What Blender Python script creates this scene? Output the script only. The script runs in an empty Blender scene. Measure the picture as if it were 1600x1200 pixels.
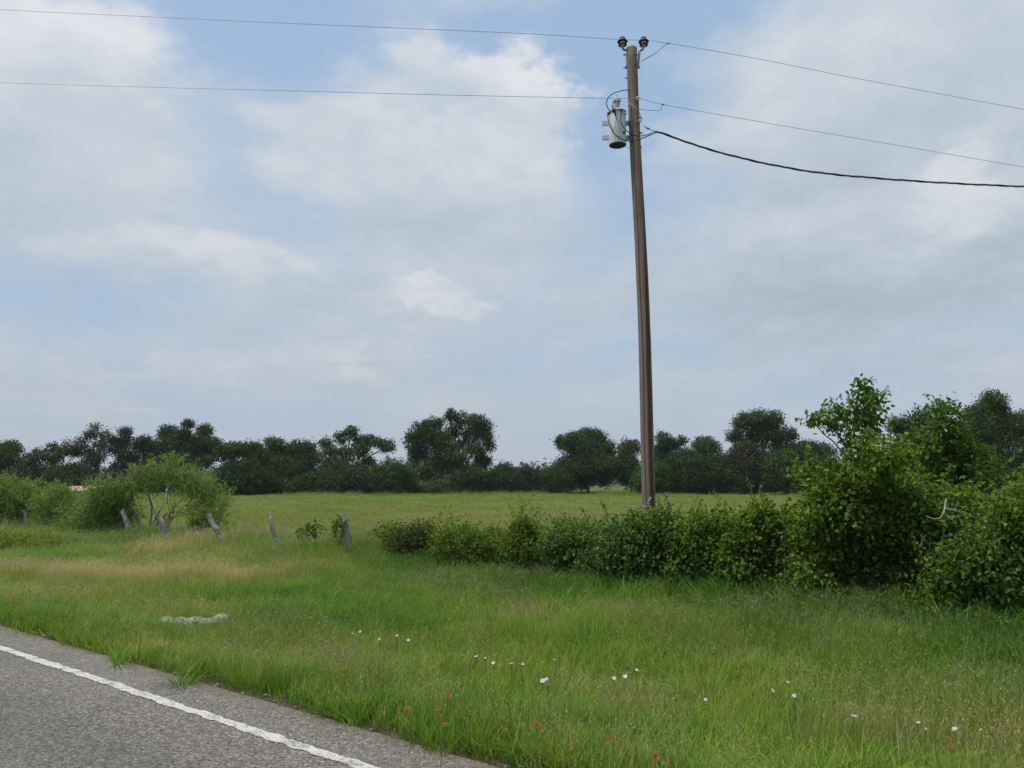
import bpy, math
import numpy as np
from mathutils import Vector

SC = bpy.context.scene
COL = SC.collection
R = math.radians

# ------------------------------------------------------------------ camera
EYE = 1.6
PITCH = math.atan(147.0 / 1200.0)
cam_d = bpy.data.cameras.new("camera")
cam_d.sensor_width = 36.0
cam_d.lens = 27.0
cam_d.clip_start = 0.05
cam_d.clip_end = 20000.0
cam = bpy.data.objects.new("camera", cam_d)
COL.objects.link(cam)
cam.location = (0, 0, EYE)
cam.rotation_euler = (R(90) + PITCH, 0, 0)
SC.camera = cam

# ------------------------------------------------------------------ light constants
SUN_EL, SUN_AZ = R(68), R(-115)
SUN_STRENGTH, SUN_ANGLE = 3.8, R(5)
SKY_STRENGTH = 0.10
SC.view_settings.view_transform = 'Standard'
SC.view_settings.look = 'None'
SC.view_settings.exposure = 0.0
SC.view_settings.gamma = 1.0
SC.view_settings.use_curve_mapping = False
SC.cycles.max_bounces = 4
SC.cycles.diffuse_bounces = 2
SC.cycles.transmission_bounces = 2
SC.cycles.transparent_max_bounces = 4
SC.cycles.volume_bounces = 0
SC.cycles.use_denoising = True
SC.cycles.use_adaptive_sampling = True
SC.cycles.adaptive_threshold = 0.02


def ray(px, py):
    u = (600.0 - py) / 1200.0
    c, s = math.cos(PITCH), math.sin(PITCH)
    return (px - 800.0) / 1200.0, c - u * s, s + u * c


def at(px, py, Y):
    x, f, z = ray(px, py)
    k = Y / f
    return np.array([x * k, Y, EYE + z * k])


def hit(px, py, z=0.0):
    x, f, w = ray(px, py)
    k = (z - EYE) / w
    return np.array([x * k, f * k, z])


# ------------------------------------------------------------------ node helper
class NB:
    def __init__(self, tree):
        self.t = tree
        tree.nodes.clear()

    def node(self, kind, **kw):
        n = self.t.nodes.new(kind)
        for k, v in kw.items():
            setattr(n, k, v)
        return n

    def put(self, sock, v):
        if isinstance(v, bpy.types.NodeSocket):
            self.t.links.new(v, sock)
        elif v is not None:
            if sock.type == 'RGBA' and not isinstance(v, (int, float)) and len(v) == 3:
                v = (*v, 1.0)
            sock.default_value = v

    def m(self, op, a, b=None, c=None, clamp=False):
        n = self.node('ShaderNodeMath', operation=op, use_clamp=clamp)
        self.put(n.inputs[0], a)
        self.put(n.inputs[1], b)
        self.put(n.inputs[2], c)
        return n.outputs[0]

    def v(self, op, a, b=None):
        n = self.node('ShaderNodeVectorMath', operation=op)
        self.put(n.inputs[0], a)
        if b is not None:
            if op == 'SCALE':
                self.put(n.inputs['Scale'], b)
            else:
                self.put(n.inputs[1], b)
        return n.outputs['Value'] if op in ('DOT_PRODUCT', 'LENGTH') else n.outputs['Vector']

    def noise(self, vec, scale, detail=4, rough=0.55, out='Fac', dim='3D'):
        n = self.node('ShaderNodeTexNoise', noise_dimensions=dim)
        self.put(n.inputs['Vector'], vec)
        n.inputs['Scale'].default_value = scale
        n.inputs['Detail'].default_value = detail
        n.inputs['Roughness'].default_value = rough
        return n.outputs[out]

    def mix(self, f, a, b, mode='MIX'):
        n = self.node('ShaderNodeMix', data_type='RGBA', blend_type=mode)
        n.clamp_factor = True
        self.put(n.inputs[0], f)
        self.put(n.inputs[6], a)
        self.put(n.inputs[7], b)
        return n.outputs[2]

    def ss(self, x, lo, hi, a=0.0, b=1.0):
        n = self.node('ShaderNodeMapRange', interpolation_type='SMOOTHSTEP')
        self.put(n.inputs[0], x)
        for i, q in enumerate((lo, hi, a, b)):
            n.inputs[i + 1].default_value = q
        return n.outputs[0]

    def ramp(self, f, stops):
        n = self.node('ShaderNodeValToRGB')
        self.put(n.inputs[0], f)
        e = n.color_ramp.elements
        while len(e) < len(stops):
            e.new(0.5)
        for el, (p, c) in zip(e, stops):
            el.position = p
            el.color = (*c, 1)
        return n.outputs[0]

    def combine(self, x, y, z):
        n = self.node('ShaderNodeCombineXYZ')
        for i, q in enumerate((x, y, z)):
            self.put(n.inputs[i], q)
        return n.outputs[0]

    def sep(self, v):
        n = self.node('ShaderNodeSeparateXYZ')
        self.put(n.inputs[0], v)
        return n.outputs


# ------------------------------------------------------------------ world: sky with drifting cloud
def make_world():
    w = bpy.data.worlds.new("World")
    SC.world = w
    w.use_nodes = True
    w.cycles.sampling_method = 'NONE'
    b = NB(w.node_tree)
    d = b.node('ShaderNodeTexCoord').outputs['Generated']
    dx, dy, dz = b.sep(d)
    az = b.m('ARCTAN2', dx, dy)
    el = b.m('ARCSINE', dz)
    # one noise both frays the cloud edges and mottles their light
    den = b.m('ADD', b.m('MAXIMUM', dz, 0.0), 0.20)
    p = b.v('DIVIDE', d, b.combine(den, den, 1.0))
    wn = b.noise(p, 2.5, 5, 0.64, 'Color', '2D')
    wv = b.v('SUBTRACT', wn, (0.5, 0.5, 0.5))
    wx, wy, wz = b.sep(wv)
    ae = b.combine(b.m('MULTIPLY_ADD', wx, 0.33, az), b.m('MULTIPLY_ADD', wy, 0.21, el), 0.0)
    n1 = b.noise(p, 1.25, 4, 0.55, dim='2D')
    blobs = [  # px, py, sx, sy, weight : where the photograph's larger clouds stand
        (60, 120, 125, 85, 0.75, .30), (820, 120, 60, 55, 0.75, .30), (690, 105, 75, 40, 0.35, .1),
        (700, 275, 165, 80, 0.60, .0), (320, 425, 120, 45, 0.55, .22), (695, 475, 46, 24, 0.60, .25),
        (545, 580, 36, 24, 0.50, .2), (200, 580, 130, 20, 0.30), (1360, 110, 240, 110, 0.50),
        (1230, 235, 75, 55, 0.40), (1300, 410, 230, 85, 0.60, -.30), (1550, 330, 60, 60, 0.50, .25),
        (120, 290, 190, 45, 0.28), (460, 90, 210, 70, -0.40), (930, 150, 55, 120, -0.40), (720, 10, 330, 40, -0.30),
    ]
    D = b.m('MULTIPLY_ADD', n1, 1.5, -0.64)
    L = wz
    for px, py, sx, sy, wt, *br in blobs:
        br = br[0] if br else 0.0
        x, f, z = ray(px, py)
        a0, e0 = math.atan2(x, f), math.atan2(z, math.hypot(x, f))
        vm = b.node('ShaderNodeVectorMath', operation='MULTIPLY_ADD')
        b.put(vm.inputs[0], ae)
        vm.inputs[1].default_value = (1200.0 / sx, 1200.0 / sy, 0)
        vm.inputs[2].default_value = (-a0 * 1200.0 / sx, -e0 * 1200.0 / sy, 0)
        r2 = b.v('DOT_PRODUCT', vm.outputs[0], vm.outputs[0])
        g = b.m('MULTIPLY_ADD', r2, -0.25, 1.0, clamp=True)
        g = b.m('MULTIPLY', g, g)
        D = b.m('MULTIPLY_ADD', g, wt, D)
        if wt > 0:
            te = b.m('ADD', b.v('DOT_PRODUCT', vm.outputs[0], (0.0, 0.75 * wt, 0.0)), br)
            L = b.m('MULTIPLY_ADD', g, te, L)
    cover = b.ss(D, -0.36, 0.40)
    Lt = b.m('MULTIPLY_ADD', L, 0.85, 0.50)
    ccol = b.ramp(Lt, [(0.0, (0.40, 0.47, 0.53)), (0.42, (0.57, 0.64, 0.71)), (0.9, (0.85, 0.85, 0.86))])
    sky = b.node('ShaderNodeTexSky', sky_type='NISHITA', sun_disc=False)
    sky.sun_elevation = SUN_EL
    sky.sun_rotation = SUN_AZ
    sky.air_density = 1.0
    sky.dust_density = 1.0
    sky.ozone_density = 1.4
    skyc = b.v('SCALE', sky.outputs[0], SKY_STRENGTH)
    # thin high veil whitens the blue a little everywhere
    skyc = b.mix(0.62, skyc, (0.46, 0.66, 0.95))
    c = b.mix(b.m('MULTIPLY', cover, 0.92), skyc, ccol)
    hz = b.m('POWER', 2.718, b.m('MULTIPLY', b.m('MAXIMUM', el, 0.0), -3.6))
    c = b.mix(b.m('MULTIPLY', hz, 0.9), c, (0.425, 0.49, 0.56))
    bg = b.node('ShaderNodeBackground')
    b.put(bg.inputs[0], c)
    bg.inputs[1].default_value = 1.0
    o = b.node('ShaderNodeOutputWorld')
    b.t.links.new(bg.outputs[0], o.inputs[0])


make_world()
sun_d = bpy.data.lights.new("sun", 'SUN')
sun_d.energy = SUN_STRENGTH
sun_d.angle = SUN_ANGLE
sun_d.color = (1.0, 0.95, 0.86)
sun = bpy.data.objects.new("sun", sun_d)
COL.objects.link(sun)
sdir = Vector((math.sin(SUN_AZ) * math.cos(SUN_EL), math.cos(SUN_AZ) * math.cos(SUN_EL), math.sin(SUN_EL)))
sun.rotation_euler = sdir.to_track_quat('Z', 'Y').to_euler()
sun.location = (20, 20, 40)


# ------------------------------------------------------------------ materials
def new_mat(name):
    m = bpy.data.materials.new(name)
    m.use_nodes = True
    return m, NB(m.node_tree)


def finish(b, col, rough=0.8, bump=None, bstr=0.4, bdist=0.01, spec=0.3, metal=0.0, trans=0.0, tcol=None):
    p = b.node('ShaderNodeBsdfPrincipled')
    b.put(p.inputs['Base Color'], col)
    b.put(p.inputs['Roughness'], rough)
    p.inputs['Specular IOR Level'].default_value = spec
    p.inputs['Metallic'].default_value = metal
    if bump is not None:
        bn = b.node('ShaderNodeBump')
        bn.inputs['Strength'].default_value = bstr
        bn.inputs['Distance'].default_value = bdist
        b.put(bn.inputs['Height'], bump)
        b.t.links.new(bn.outputs[0], p.inputs['Normal'])
    o = b.node('ShaderNodeOutputMaterial')
    s = p.outputs[0]
    if trans > 0:
        t = b.node('ShaderNodeBsdfTranslucent')
        b.put(t.inputs[0], tcol if tcol is not None else col)
        mx = b.node('ShaderNodeMixShader')
        mx.inputs[0].default_value = trans
        b.t.links.new(s, mx.inputs[1])
        b.t.links.new(t.outputs[0], mx.inputs[2])
        s = mx.outputs[0]
    b.t.links.new(s, o.inputs[0])


def attr(b, name, kind='GEOMETRY'):
    n = b.node('ShaderNodeAttribute', attribute_name=name, attribute_type=kind)
    return n.outputs['Fac']


def leaf_mat(name, dark, mid, light, trans=0.35, rough=0.55, spec=0.25):
    m, b = new_mat(name)
    t = attr(b, 'tint')
    c = b.ramp(t, [(0.0, dark), (0.55, mid), (1.0, light)])
    tc = b.mix(1.0, c, (1.35, 1.45, 0.7), 'MULTIPLY')
    finish(b, c, rough, spec=spec, trans=trans, tcol=tc)
    return m


def wood_mat(name, dark, light, scale=(18, 18, 1.2), bstr=0.6):
    m, b = new_mat(name)
    o = b.node('ShaderNodeTexCoord').outputs['Object']
    g = b.noise(b.v('MULTIPLY', o, scale), 1.0, 6, 0.65)
    g2 = b.noise(o, 3.0, 3)
    c = b.mix(b.ss(g, 0.3, 0.72), dark, light)
    c = b.mix(b.m('MULTIPLY', g2, 0.5), c, dark)
    finish(b, c, 0.9, bump=g, bstr=bstr, bdist=0.02, spec=0.15)
    return m


def plain_mat(name, col, rough=0.6, spec=0.3, metal=0.0, var=0.25, scale=12):
    m, b = new_mat(name)
    o = b.node('ShaderNodeTexCoord').outputs['Object']
    n = b.noise(o, scale, 5, 0.6)
    c = b.mix(b.ss(n, 0.3, 0.7), tuple(q * (1 - var) for q in col), tuple(min(1, q * (1 + var * 0.6)) for q in col))
    finish(b, c, rough, bump=n, bstr=0.1, bdist=0.003, spec=spec, metal=metal)
    return m


# road-aligned frame: u runs along the road, n away from it towards the field
ROAD_A = R(53.0)
DU = np.array([-math.sin(ROAD_A), math.cos(ROAD_A)])
DN = np.array([math.cos(ROAD_A), math.sin(ROAD_A)])
_p = hit(585, 1198)
N_LINE = float(_p[:2] @ DN)
N_EDGE = N_LINE + 0.50
N_FENCE = 11.9


def un(u, n):
    return DU[0] * u + DN[0] * n, DU[1] * u + DN[1] * n


def fence_y(px, n=N_FENCE):
    return n / (DN[0] * (px - 800.0) / 1200.0 + DN[1])


# value noise in numpy
_tab = np.random.default_rng(5).random((256, 256))


def vn(x, y):
    xi, yi = np.floor(x).astype(int), np.floor(y).astype(int)
    fx, fy = x - xi, y - yi
    fx, fy = fx * fx * (3 - 2 * fx), fy * fy * (3 - 2 * fy)
    a, b_ = _tab[xi % 256, yi % 256], _tab[(xi + 1) % 256, yi % 256]
    c, d = _tab[xi % 256, (yi + 1) % 256], _tab[(xi + 1) % 256, (yi + 1) % 256]
    return (a * (1 - fx) + b_ * fx) * (1 - fy) + (c * (1 - fx) + d * fx) * fy


def fbm(x, y, o=3):
    s, a, t = 0, 1.0, 0
    for k in range(o):
        s = s + a * vn(x * 2 ** k + 17 * k, y * 2 ** k + 9 * k)
        t += a
        a *= 0.5
    return s / t


def sstep(x, a, b):
    t = np.clip((x - a) / (b - a), 0, 1)
    return t * t * (3 - 2 * t)


def edge_n(u):
    u = np.asarray(u, float)
    return N_EDGE + (fbm(u * 0.9 + 40, u * 0 + 3.3, 3) - 0.5) * 0.34 + (vn(u * 7, u * 0 + 8.1) - 0.5) * 0.08


def ground_z(x, y):
    x, y = np.asarray(x, float), np.asarray(y, float)
    n = x * DN[0] + y * DN[1]
    z = -0.05 - 0.27 * sstep(n, N_EDGE + 0.1, N_EDGE + 2.6)
    z = z + 0.10 * sstep(n, 10.0, 13.5)
    z = z + (fbm(x * 0.35 + 9, y * 0.35 + 4, 3) - 0.5) * 0.14 * sstep(n, N_EDGE, N_EDGE + 2.0)
    z = z - 0.05 * (1 - sstep(n, N_EDGE - 0.6, N_EDGE - 0.3))
    return z


# ------------------------------------------------------------------ mesh helpers
class MB:
    def __init__(self):
        self.v, self.f, self.n = [], [], 0

    def add(self, v, f, mat=0, tint=0.5):
        v = np.asarray(v, float).reshape(-1, 3)
        f = np.asarray(f, int)
        t = np.broadcast_to(np.asarray(tint, float), (len(f),))
        self.f.append((f + self.n, mat, t))
        self.v.append(v)
        self.n += len(v)
        return self

    def tube(self, pts, radii, seg=8, mat=0, tint=0.5, caps=True):
        pts = np.asarray(pts, float)
        k = len(pts)
        radii = np.broadcast_to(np.asarray(radii, float), (k,))
        tan = np.gradient(pts, axis=0)
        tan /= np.linalg.norm(tan, axis=1)[:, None] + 1e-9
        ref = np.array([0.0, 0, 1]) if abs(tan[:, 2]).mean() < 0.8 else np.array([1.0, 0, 0])
        s = np.cross(tan, ref)
        s /= np.linalg.norm(s, axis=1)[:, None] + 1e-9
        t = np.cross(tan, s)
        a = np.linspace(0, 2 * math.pi, seg, endpoint=False)
        ring = pts[:, None] + radii[:, None, None] * (np.cos(a)[None, :, None] * s[:, None] + np.sin(a)[None, :, None] * t[:, None])
        i = np.arange(k - 1)[:, None] * seg
        j = np.arange(seg)[None]
        j2 = (j + 1) % seg
        q = np.stack([i + j, i + j2, i + seg + j2, i + seg + j], -1).reshape(-1, 4)
        base = self.n
        self.add(ring.reshape(-1, 3), q, mat, tint)
        if caps:
            for r0, c, flip in ((0, pts[0], True), ((k - 1) * seg, pts[-1], False)):
                ci = self.n
                self.v.append(c[None])
                self.n += 1
                jj = np.arange(seg)
                tr = np.stack([np.full(seg, ci), base + r0 + jj, base + r0 + (jj + 1) % seg], -1)
                if flip:
                    tr = tr[:, ::-1]
                self.f.append((tr, mat, np.broadcast_to(np.asarray(0.5), (seg,))))
        return self

    def lathe(self, c, prof, seg=20, mat=0):
        c = np.asarray(c, float)
        pts = np.array([[c[0], c[1], c[2] + z] for r, z in prof])
        a = np.linspace(0, 2 * math.pi, seg, endpoint=False)
        rr = np.array([r for r, z in prof])
        ring = pts[:, None] + rr[:, None, None] * np.stack([np.cos(a), np.sin(a), 0 * a], -1)[None]
        k = len(prof)
        i = np.arange(k - 1)[:, None] * seg
        j = np.arange(seg)[None]
        j2 = (j + 1) % seg
        q = np.stack([i + j, i + j2, i + seg + j2, i + seg + j], -1).reshape(-1, 4)
        return self.add(ring.reshape(-1, 3), q, mat)

    def box(self, c, size, mat=0, rz=0.0):
        c, h = np.asarray(c, float), np.asarray(size, float) / 2
        v = np.array([[x, y, z] for x in (-1, 1) for y in (-1, 1) for z in (-1, 1)], float) * h
        ca, sa = math.cos(rz), math.sin(rz)
        v = np.stack([v[:, 0] * ca - v[:, 1] * sa, v[:, 0] * sa + v[:, 1] * ca, v[:, 2]], -1) + c
        f = [[0, 1, 3, 2], [4, 6, 7, 5], [0, 4, 5, 1], [2, 3, 7, 6], [0, 2, 6, 4], [1, 5, 7, 3]]
        return self.add(v, f, mat)

    def mesh(self, name, mats, origin=(0, 0, 0), smooth=False, tint=True):
        me = bpy.data.meshes.new(name)
        V = np.concatenate(self.v) - np.asarray(origin, float)
        loops, starts, mi, ti = [], [], [], []
        pos = 0
        for f, mat, t in self.f:
            k = f.shape[1]
            loops.append(f.reshape(-1))
            starts.append(pos + np.arange(len(f)) * k)
            pos += f.size
            mi.append(np.full(len(f), mat))
            ti.append(t)
        me.vertices.add(len(V))
        me.vertices.foreach_set('co', V.astype(np.float32).reshape(-1))
        loops, starts = np.concatenate(loops), np.concatenate(starts)
        me.loops.add(len(loops))
        me.loops.foreach_set('vertex_index', loops.astype(np.int32))
        me.polygons.add(len(starts))
        me.polygons.foreach_set('loop_start', starts.astype(np.int32))
        me.update(calc_edges=True)
        me.polygons.foreach_set('material_index', np.concatenate(mi).astype(np.int32))
        me.polygons.foreach_set('use_smooth', np.full(len(starts), smooth))
        if tint:
            a = me.attributes.new('tint', 'FLOAT', 'FACE')
            a.data.foreach_set('value', np.concatenate(ti).astype(np.float32))
        for m in (mats if isinstance(mats, (list, tuple)) else [mats]):
            me.materials.append(m)
        me.validate()
        return me

    def build(self, name, mats, parent=None, smooth=False, origin=None, tint=True):
        if origin is None:
            origin = tuple(parent.matrix_basis.translation) if parent is not None else (0, 0, 0)
            if parent is not None and parent.parent is not None:
                origin = tuple(Vector(origin) + parent.parent.matrix_basis.translation)
        o = bpy.data.objects.new(name, self.mesh(name, mats, origin, smooth, tint))
        COL.objects.link(o)
        if parent is not None:
            o.parent = parent
        else:
            o.location = origin
        return o


def thing(name, label, cat, loc, group=None):
    o = bpy.data.objects.new(name, None)
    COL.objects.link(o)
    o.location = tuple(float(q) for q in loc)
    o.empty_display_size = 0.2
    return tag(o, label, cat, group)


def tag(o, label=None, cat=None, group=None, kind=None):
    for k, v in (('label', label), ('category', cat), ('group', group), ('kind', kind)):
        if v:
            o[k] = v
    return o


def unit(v):
    return v / (np.linalg.norm(v, axis=-1, keepdims=True) + 1e-9)


def leaf_faces(mb, P, A, N, L, W, tint, near=False, mat=0):
    """one small folded leaf per point: axis A, normal N, length L, width W"""
    A = unit(A)
    S = unit(np.cross(A, N))
    N = np.cross(S, A)
    L, W = L[:, None], W[:, None]
    n = len(P)
    if near:
        v = np.stack([P, P + A * L * .25 + S * W * .46 + N * W * .14, P + A * L * .66 + S * W * .36 + N * W * .10 - N * L * .06,
                      P + A * L - N * L * .18, P + A * L * .66 - S * W * .36 + N * W * .10 - N * L * .06,
                      P + A * L * .25 - S * W * .46 + N * W * .14], 1)
        i = np.arange(n)[:, None] * 6
        mb.add(v.reshape(-1, 3), np.concatenate([i + np.array([[0, 1, 2, 3]]), i + np.array([[0, 3, 4, 5]])]), mat, np.concatenate([tint, tint]))
    else:
        v = np.stack([P, P + A * L * .45 + S * W * .5 + N * W * .12, P + A * L - N * L * .1, P + A * L * .45 - S * W * .5 + N * W * .12], 1)
        i = np.arange(n)[:, None] * 4
        mb.add(v.reshape(-1, 3), i + np.array([[0, 1, 2, 3]]), mat, tint)


def tufted(mb, blobs, ntuft, per, rng, sigma, L, W, shell=0.5, droop=0.2, up=0.5, near=False, mat=0, zmin=None,
           tint=(0.1, 0.8), jitter=0.25, flat=1.0):
    blobs = np.asarray(blobs, float)
    w = blobs[:, 3] * blobs[:, 5] + 0.3 * blobs[:, 4] * blobs[:, 5]
    bi = rng.choice(len(blobs), ntuft, p=w / w.sum())
    B = blobs[bi]
    d = unit(rng.normal(size=(ntuft, 3)))
    r = shell + (1 - shell) * rng.random(ntuft) ** 0.6
    r = r * (0.82 + 0.36 * vn(d[:, 0] * 2.2 + bi * 3.1 + 50, d[:, 2] * 2.2 + d[:, 1] * 1.7 + 50))
    C = B[:, :3] + d * r[:, None] * B[:, 3:6]
    if zmin is not None:
        k = C[:, 2] > zmin
        C, d = C[k], d[k]
    nt = len(C)
    tt = rng.random(nt) * (tint[1] - tint[0]) + tint[0]
    P = np.repeat(C, per, 0) + rng.normal(size=(nt * per, 3)) * sigma * np.array([1, 1, flat])
    O = np.repeat(d, per, 0)
    n = len(P)
    A = O * 0.5 + rng.normal(size=(n, 3)) * 0.7 + np.array([0, 0, -droop])
    Nn = O * 0.45 + rng.normal(size=(n, 3)) * 0.5 + np.array([0, 0, up])
    sz = 0.65 + 0.7 * rng.random(n)
    T = np.clip(np.repeat(tt, per) + rng.normal(size=n) * jitter, 0, 1)
    leaf_faces(mb, P, A, Nn, L * sz, W * sz, T, near, mat)
    return C


def curve_pts(a, b_, rng, k=7, wob=0.12, sag=0.0):
    a, b_ = np.asarray(a, float), np.asarray(b_, float)
    t = np.linspace(0, 1, k)[:, None]
    d = np.linalg.norm(b_ - a)
    off = rng.normal(size=(k, 3)).cumsum(0) * wob * d / k
    off -= t * off[-1]
    p = a + (b_ - a) * t + off
    p[:, 2] += sag * d * np.sin(np.linspace(0, math.pi, k))
    return p


# ------------------------------------------------------------------ ground, road
def grid_mesh(us, ns, zf, name, mat, kind, parent=None, nshift=None):
    U, Nn = np.meshgrid(us, ns, indexing='ij')
    if nshift is not None:
        Nn = nshift(U, Nn)
    X, Y = un(U, Nn)
    Z = zf(X, Y)
    a, c = len(us), len(ns)
    i = np.arange(a - 1)[:, None] * c
    j = np.arange(c - 1)[None]
    q = np.stack([i + j, i + c + j, i + c + j + 1, i + j + 1], -1).reshape(-1, 4)
    mb = MB().add(np.stack([X, Y, Z], -1).reshape(-1, 3), q)
    o = mb.build(name, mat, parent, smooth=True, tint=False)
    if kind:
        o['kind'] = kind
    return o


def geo_steps(lo, hi, step, far, ratio=1.35):
    a = list(np.arange(lo, hi + 1e-6, step))
    s = step
    x = hi
    while x < far:
        s *= ratio
        x += s
        a.append(x)
    s, x = step, lo
    while x > -far:
        s *= ratio
        x -= s
        a.insert(0, x)
    return np.array(a)


m_ground, b = new_mat("soil_and_thatch")
pos = b.node('ShaderNodeNewGeometry').outputs['Position']
nn = b.v('DOT_PRODUCT', pos, (float(DN[0]), float(DN[1]), 0))
big = b.noise(pos, 0.12, 4, 0.6)
mid_ = b.noise(pos, 1.3, 4, 0.6)
fine = b.noise(pos, 22, 4, 0.7)
verge = b.mix(fine, (0.030, 0.040, 0.014), (0.085, 0.105, 0.034))
fld = b.mix(b.ss(mid_, .3, .7), (0.075, 0.105, 0.030), (0.130, 0.130, 0.048))
fld = b.mix(b.ss(big, .35, .65), fld, (0.085, 0.125, 0.036))
fld = b.mix(b.m('MULTIPLY', fine, .4), fld, (0.05, 0.06, 0.02))
col = b.mix(b.ss(nn, 12.0, 15.0), verge, fld)
edge = b.ss(nn, N_EDGE + 0.05, N_EDGE + 0.7)
col = b.mix(edge, b.mix(fine, (0.10, 0.085, 0.06), (0.05, 0.045, 0.03)), col)
finish(b, col, 0.95, bump=fine, bstr=0.6, bdist=0.05, spec=0.1)

grid_mesh(geo_steps(-20, 60, 1.0, 4000), geo_steps(N_EDGE - 0.5, 26, 0.45, 4000), ground_z, "ground", m_ground, 'structure')

m_road, b = new_mat("chip_seal_asphalt")
pos = b.node('ShaderNodeNewGeometry').outputs['Position']
vo = b.node('ShaderNodeTexVoronoi', feature='F1')
b.put(vo.inputs['Vector'], pos)
vo.inputs['Scale'].default_value = 62
vo2 = b.node('ShaderNodeTexVoronoi', feature='F1')
b.put(vo2.inputs['Vector'], pos)
vo2.inputs['Scale'].default_value = 27
hue = b.sep(vo.outputs['Color'])[0]
hue2 = b.sep(vo2.outputs['Color'])[1]
st = b.ramp(hue, [(0.0, (0.110, 0.101, 0.088)), (0.5, (0.170, 0.157, 0.137)), (0.85, (0.220, 0.203, 0.175)), (1.0, (0.32, 0.295, 0.255))])
st = b.mix(b.ss(vo.outputs['Distance'], 0.40, 0.85), st, (0.065, 0.062, 0.058))
st = b.mix(b.m('MULTIPLY', b.ss(hue2, 0.62, 1.0), 0.42), st, (0.075, 0.071, 0.066))
blot = b.noise(pos, 0.9, 5, 0.62)
st = b.mix(b.m('MULTIPLY', b.ss(blot, 0.45, 0.75), 0.45), st, (0.062, 0.060, 0.058))
nn = b.v('DOT_PRODUCT', pos, (float(DN[0]), float(DN[1]), 0))
# tyre-polished track, a real band of bleeding binder along the lane
trk = b.m('MULTIPLY', b.ss(nn, N_LINE - 1.5, N_LINE - 1.0), b.ss(nn, N_LINE - 0.35, N_LINE - 0.75))
st = b.mix(b.m('MULTIPLY', trk, 0.28), st, (0.055, 0.054, 0.056))
big_ = b.noise(pos, 0.35, 4, .6)
st = b.mix(b.m('MULTIPLY', b.ss(big_, .5, .75), .35), st, (0.25, 0.235, 0.205))
edge_ = b.m('MULTIPLY', b.ss(b.m('ADD', nn, b.m('MULTIPLY_ADD', blot, .3, -.15)), N_EDGE - .22, N_EDGE + .02), .6)
st = b.mix(edge_, st, (0.14, 0.115, 0.08))
hgt = b.m('SUBTRACT', 1.0, vo.outputs['Distance'])
finish(b, st, 0.85, bump=hgt, bstr=0.6, bdist=0.005, spec=0.2)


def road_shift(U, Nn):
    k = sstep(Nn, N_EDGE - 0.4, N_EDGE)
    return Nn + k * (edge_n(U) - N_EDGE)


road = grid_mesh(np.concatenate([np.arange(-400, -20, 10), np.arange(-20, 30, 0.08), np.arange(30, 120, 0.5), np.arange(120, 600, 10)]),
                 np.array([N_EDGE - 8.0, N_EDGE - 6, N_EDGE - 4, N_EDGE - 2, N_EDGE - 1, N_EDGE - .5, N_EDGE - .4, N_EDGE - .3, N_EDGE - .2, N_EDGE - .1, N_EDGE - .02, N_EDGE]),
                 lambda X, Y: -0.03 * np.clip(((X * DN[0] + Y * DN[1]) - N_EDGE + 4.0) / 4.0, 0, 1) ** 2 - 0.02 * sstep(X * DN[0] + Y * DN[1], N_EDGE - 0.12, N_EDGE + 0.1),
                 "road", m_road, 'structure')

m_line, b = new_mat("worn_white_road_paint")
pos = b.node('ShaderNodeNewGeometry').outputs['Position']
w1 = b.noise(pos, 45, 4, 0.7)
w2 = b.noise(pos, 9, 4, 0.6)
vo = b.node('ShaderNodeTexVoronoi', feature='F1')
b.put(vo.inputs['Vector'], pos)
vo.inputs['Scale'].default_value = 62
c = b.mix(b.ss(w2, 0.3, 0.8), (0.49, 0.485, 0.46), (0.37, 0.36, 0.335))
c = b.mix(b.ss(b.m('MULTIPLY_ADD', w2, 0.5, w1), 0.74, 0.92), c, (0.17, 0.165, 0.155))
finish(b, c, 0.7, bump=b.m('SUBTRACT', 1.0, vo.outputs['Distance']), bstr=0.8, bdist=0.006, spec=0.3)


def line_z(X, Y):
    n = X * DN[0] + Y * DN[1]
    return -0.03 * np.clip((n - N_EDGE + 4.0) / 4.0, 0, 1) ** 2 + 0.005


def line_shift(U, Nn):
    s = np.sign(Nn - N_LINE)
    lump = (vn(U * 8.5 + 30, s * 4 + 9) - 0.5) * 0.018 + (vn(U * 27, s * 7 + 3) - 0.5) * 0.022
    return Nn + s * lump + (fbm(U * 0.3, U * 0 + 1, 2) - .5) * 0.02


ln = grid_mesh(np.concatenate([np.arange(-14, 30, 0.03), np.arange(30, 200, 1.0)]), np.array([N_LINE - 0.044, N_LINE + 0.044]),
               line_z, "edge_line", m_line, None, parent=road, nshift=line_shift)

# ------------------------------------------------------------------ materials used by several builders
m_bark = wood_mat("grey_bark", (0.035, 0.030, 0.026), (0.17, 0.155, 0.14))
m_pale_bark = wood_mat("pale_bark", (0.11, 0.10, 0.09), (0.34, 0.32, 0.29))
m_post = wood_mat("weathered_cedar", (0.10, 0.09, 0.082), (0.48, 0.455, 0.43), (60, 60, 4))
m_twig = wood_mat("dead_twig", (0.09, 0.08, 0.07), (0.30, 0.28, 0.25))
m_oak = leaf_mat("oak_leaf", (0.020, 0.040, 0.012), (0.044, 0.078, 0.020), (0.105, 0.150, 0.038), 0.28, .65, .12)
m_olive = leaf_mat("grey_olive_leaf", (0.030, 0.036, 0.020), (0.056, 0.064, 0.034), (0.10, 0.10, 0.055), 0.22, .65, .12)
m_under = leaf_mat("understory_leaf", (0.020, 0.040, 0.013), (0.042, 0.080, 0.022), (0.095, 0.155, 0.040), 0.25, .65, .12)
m_under2 = leaf_mat("light_brush_leaf", (0.030, 0.058, 0.014), (0.060, 0.105, 0.026), (0.11, 0.165, 0.045), 0.3, .65, .12)
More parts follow.
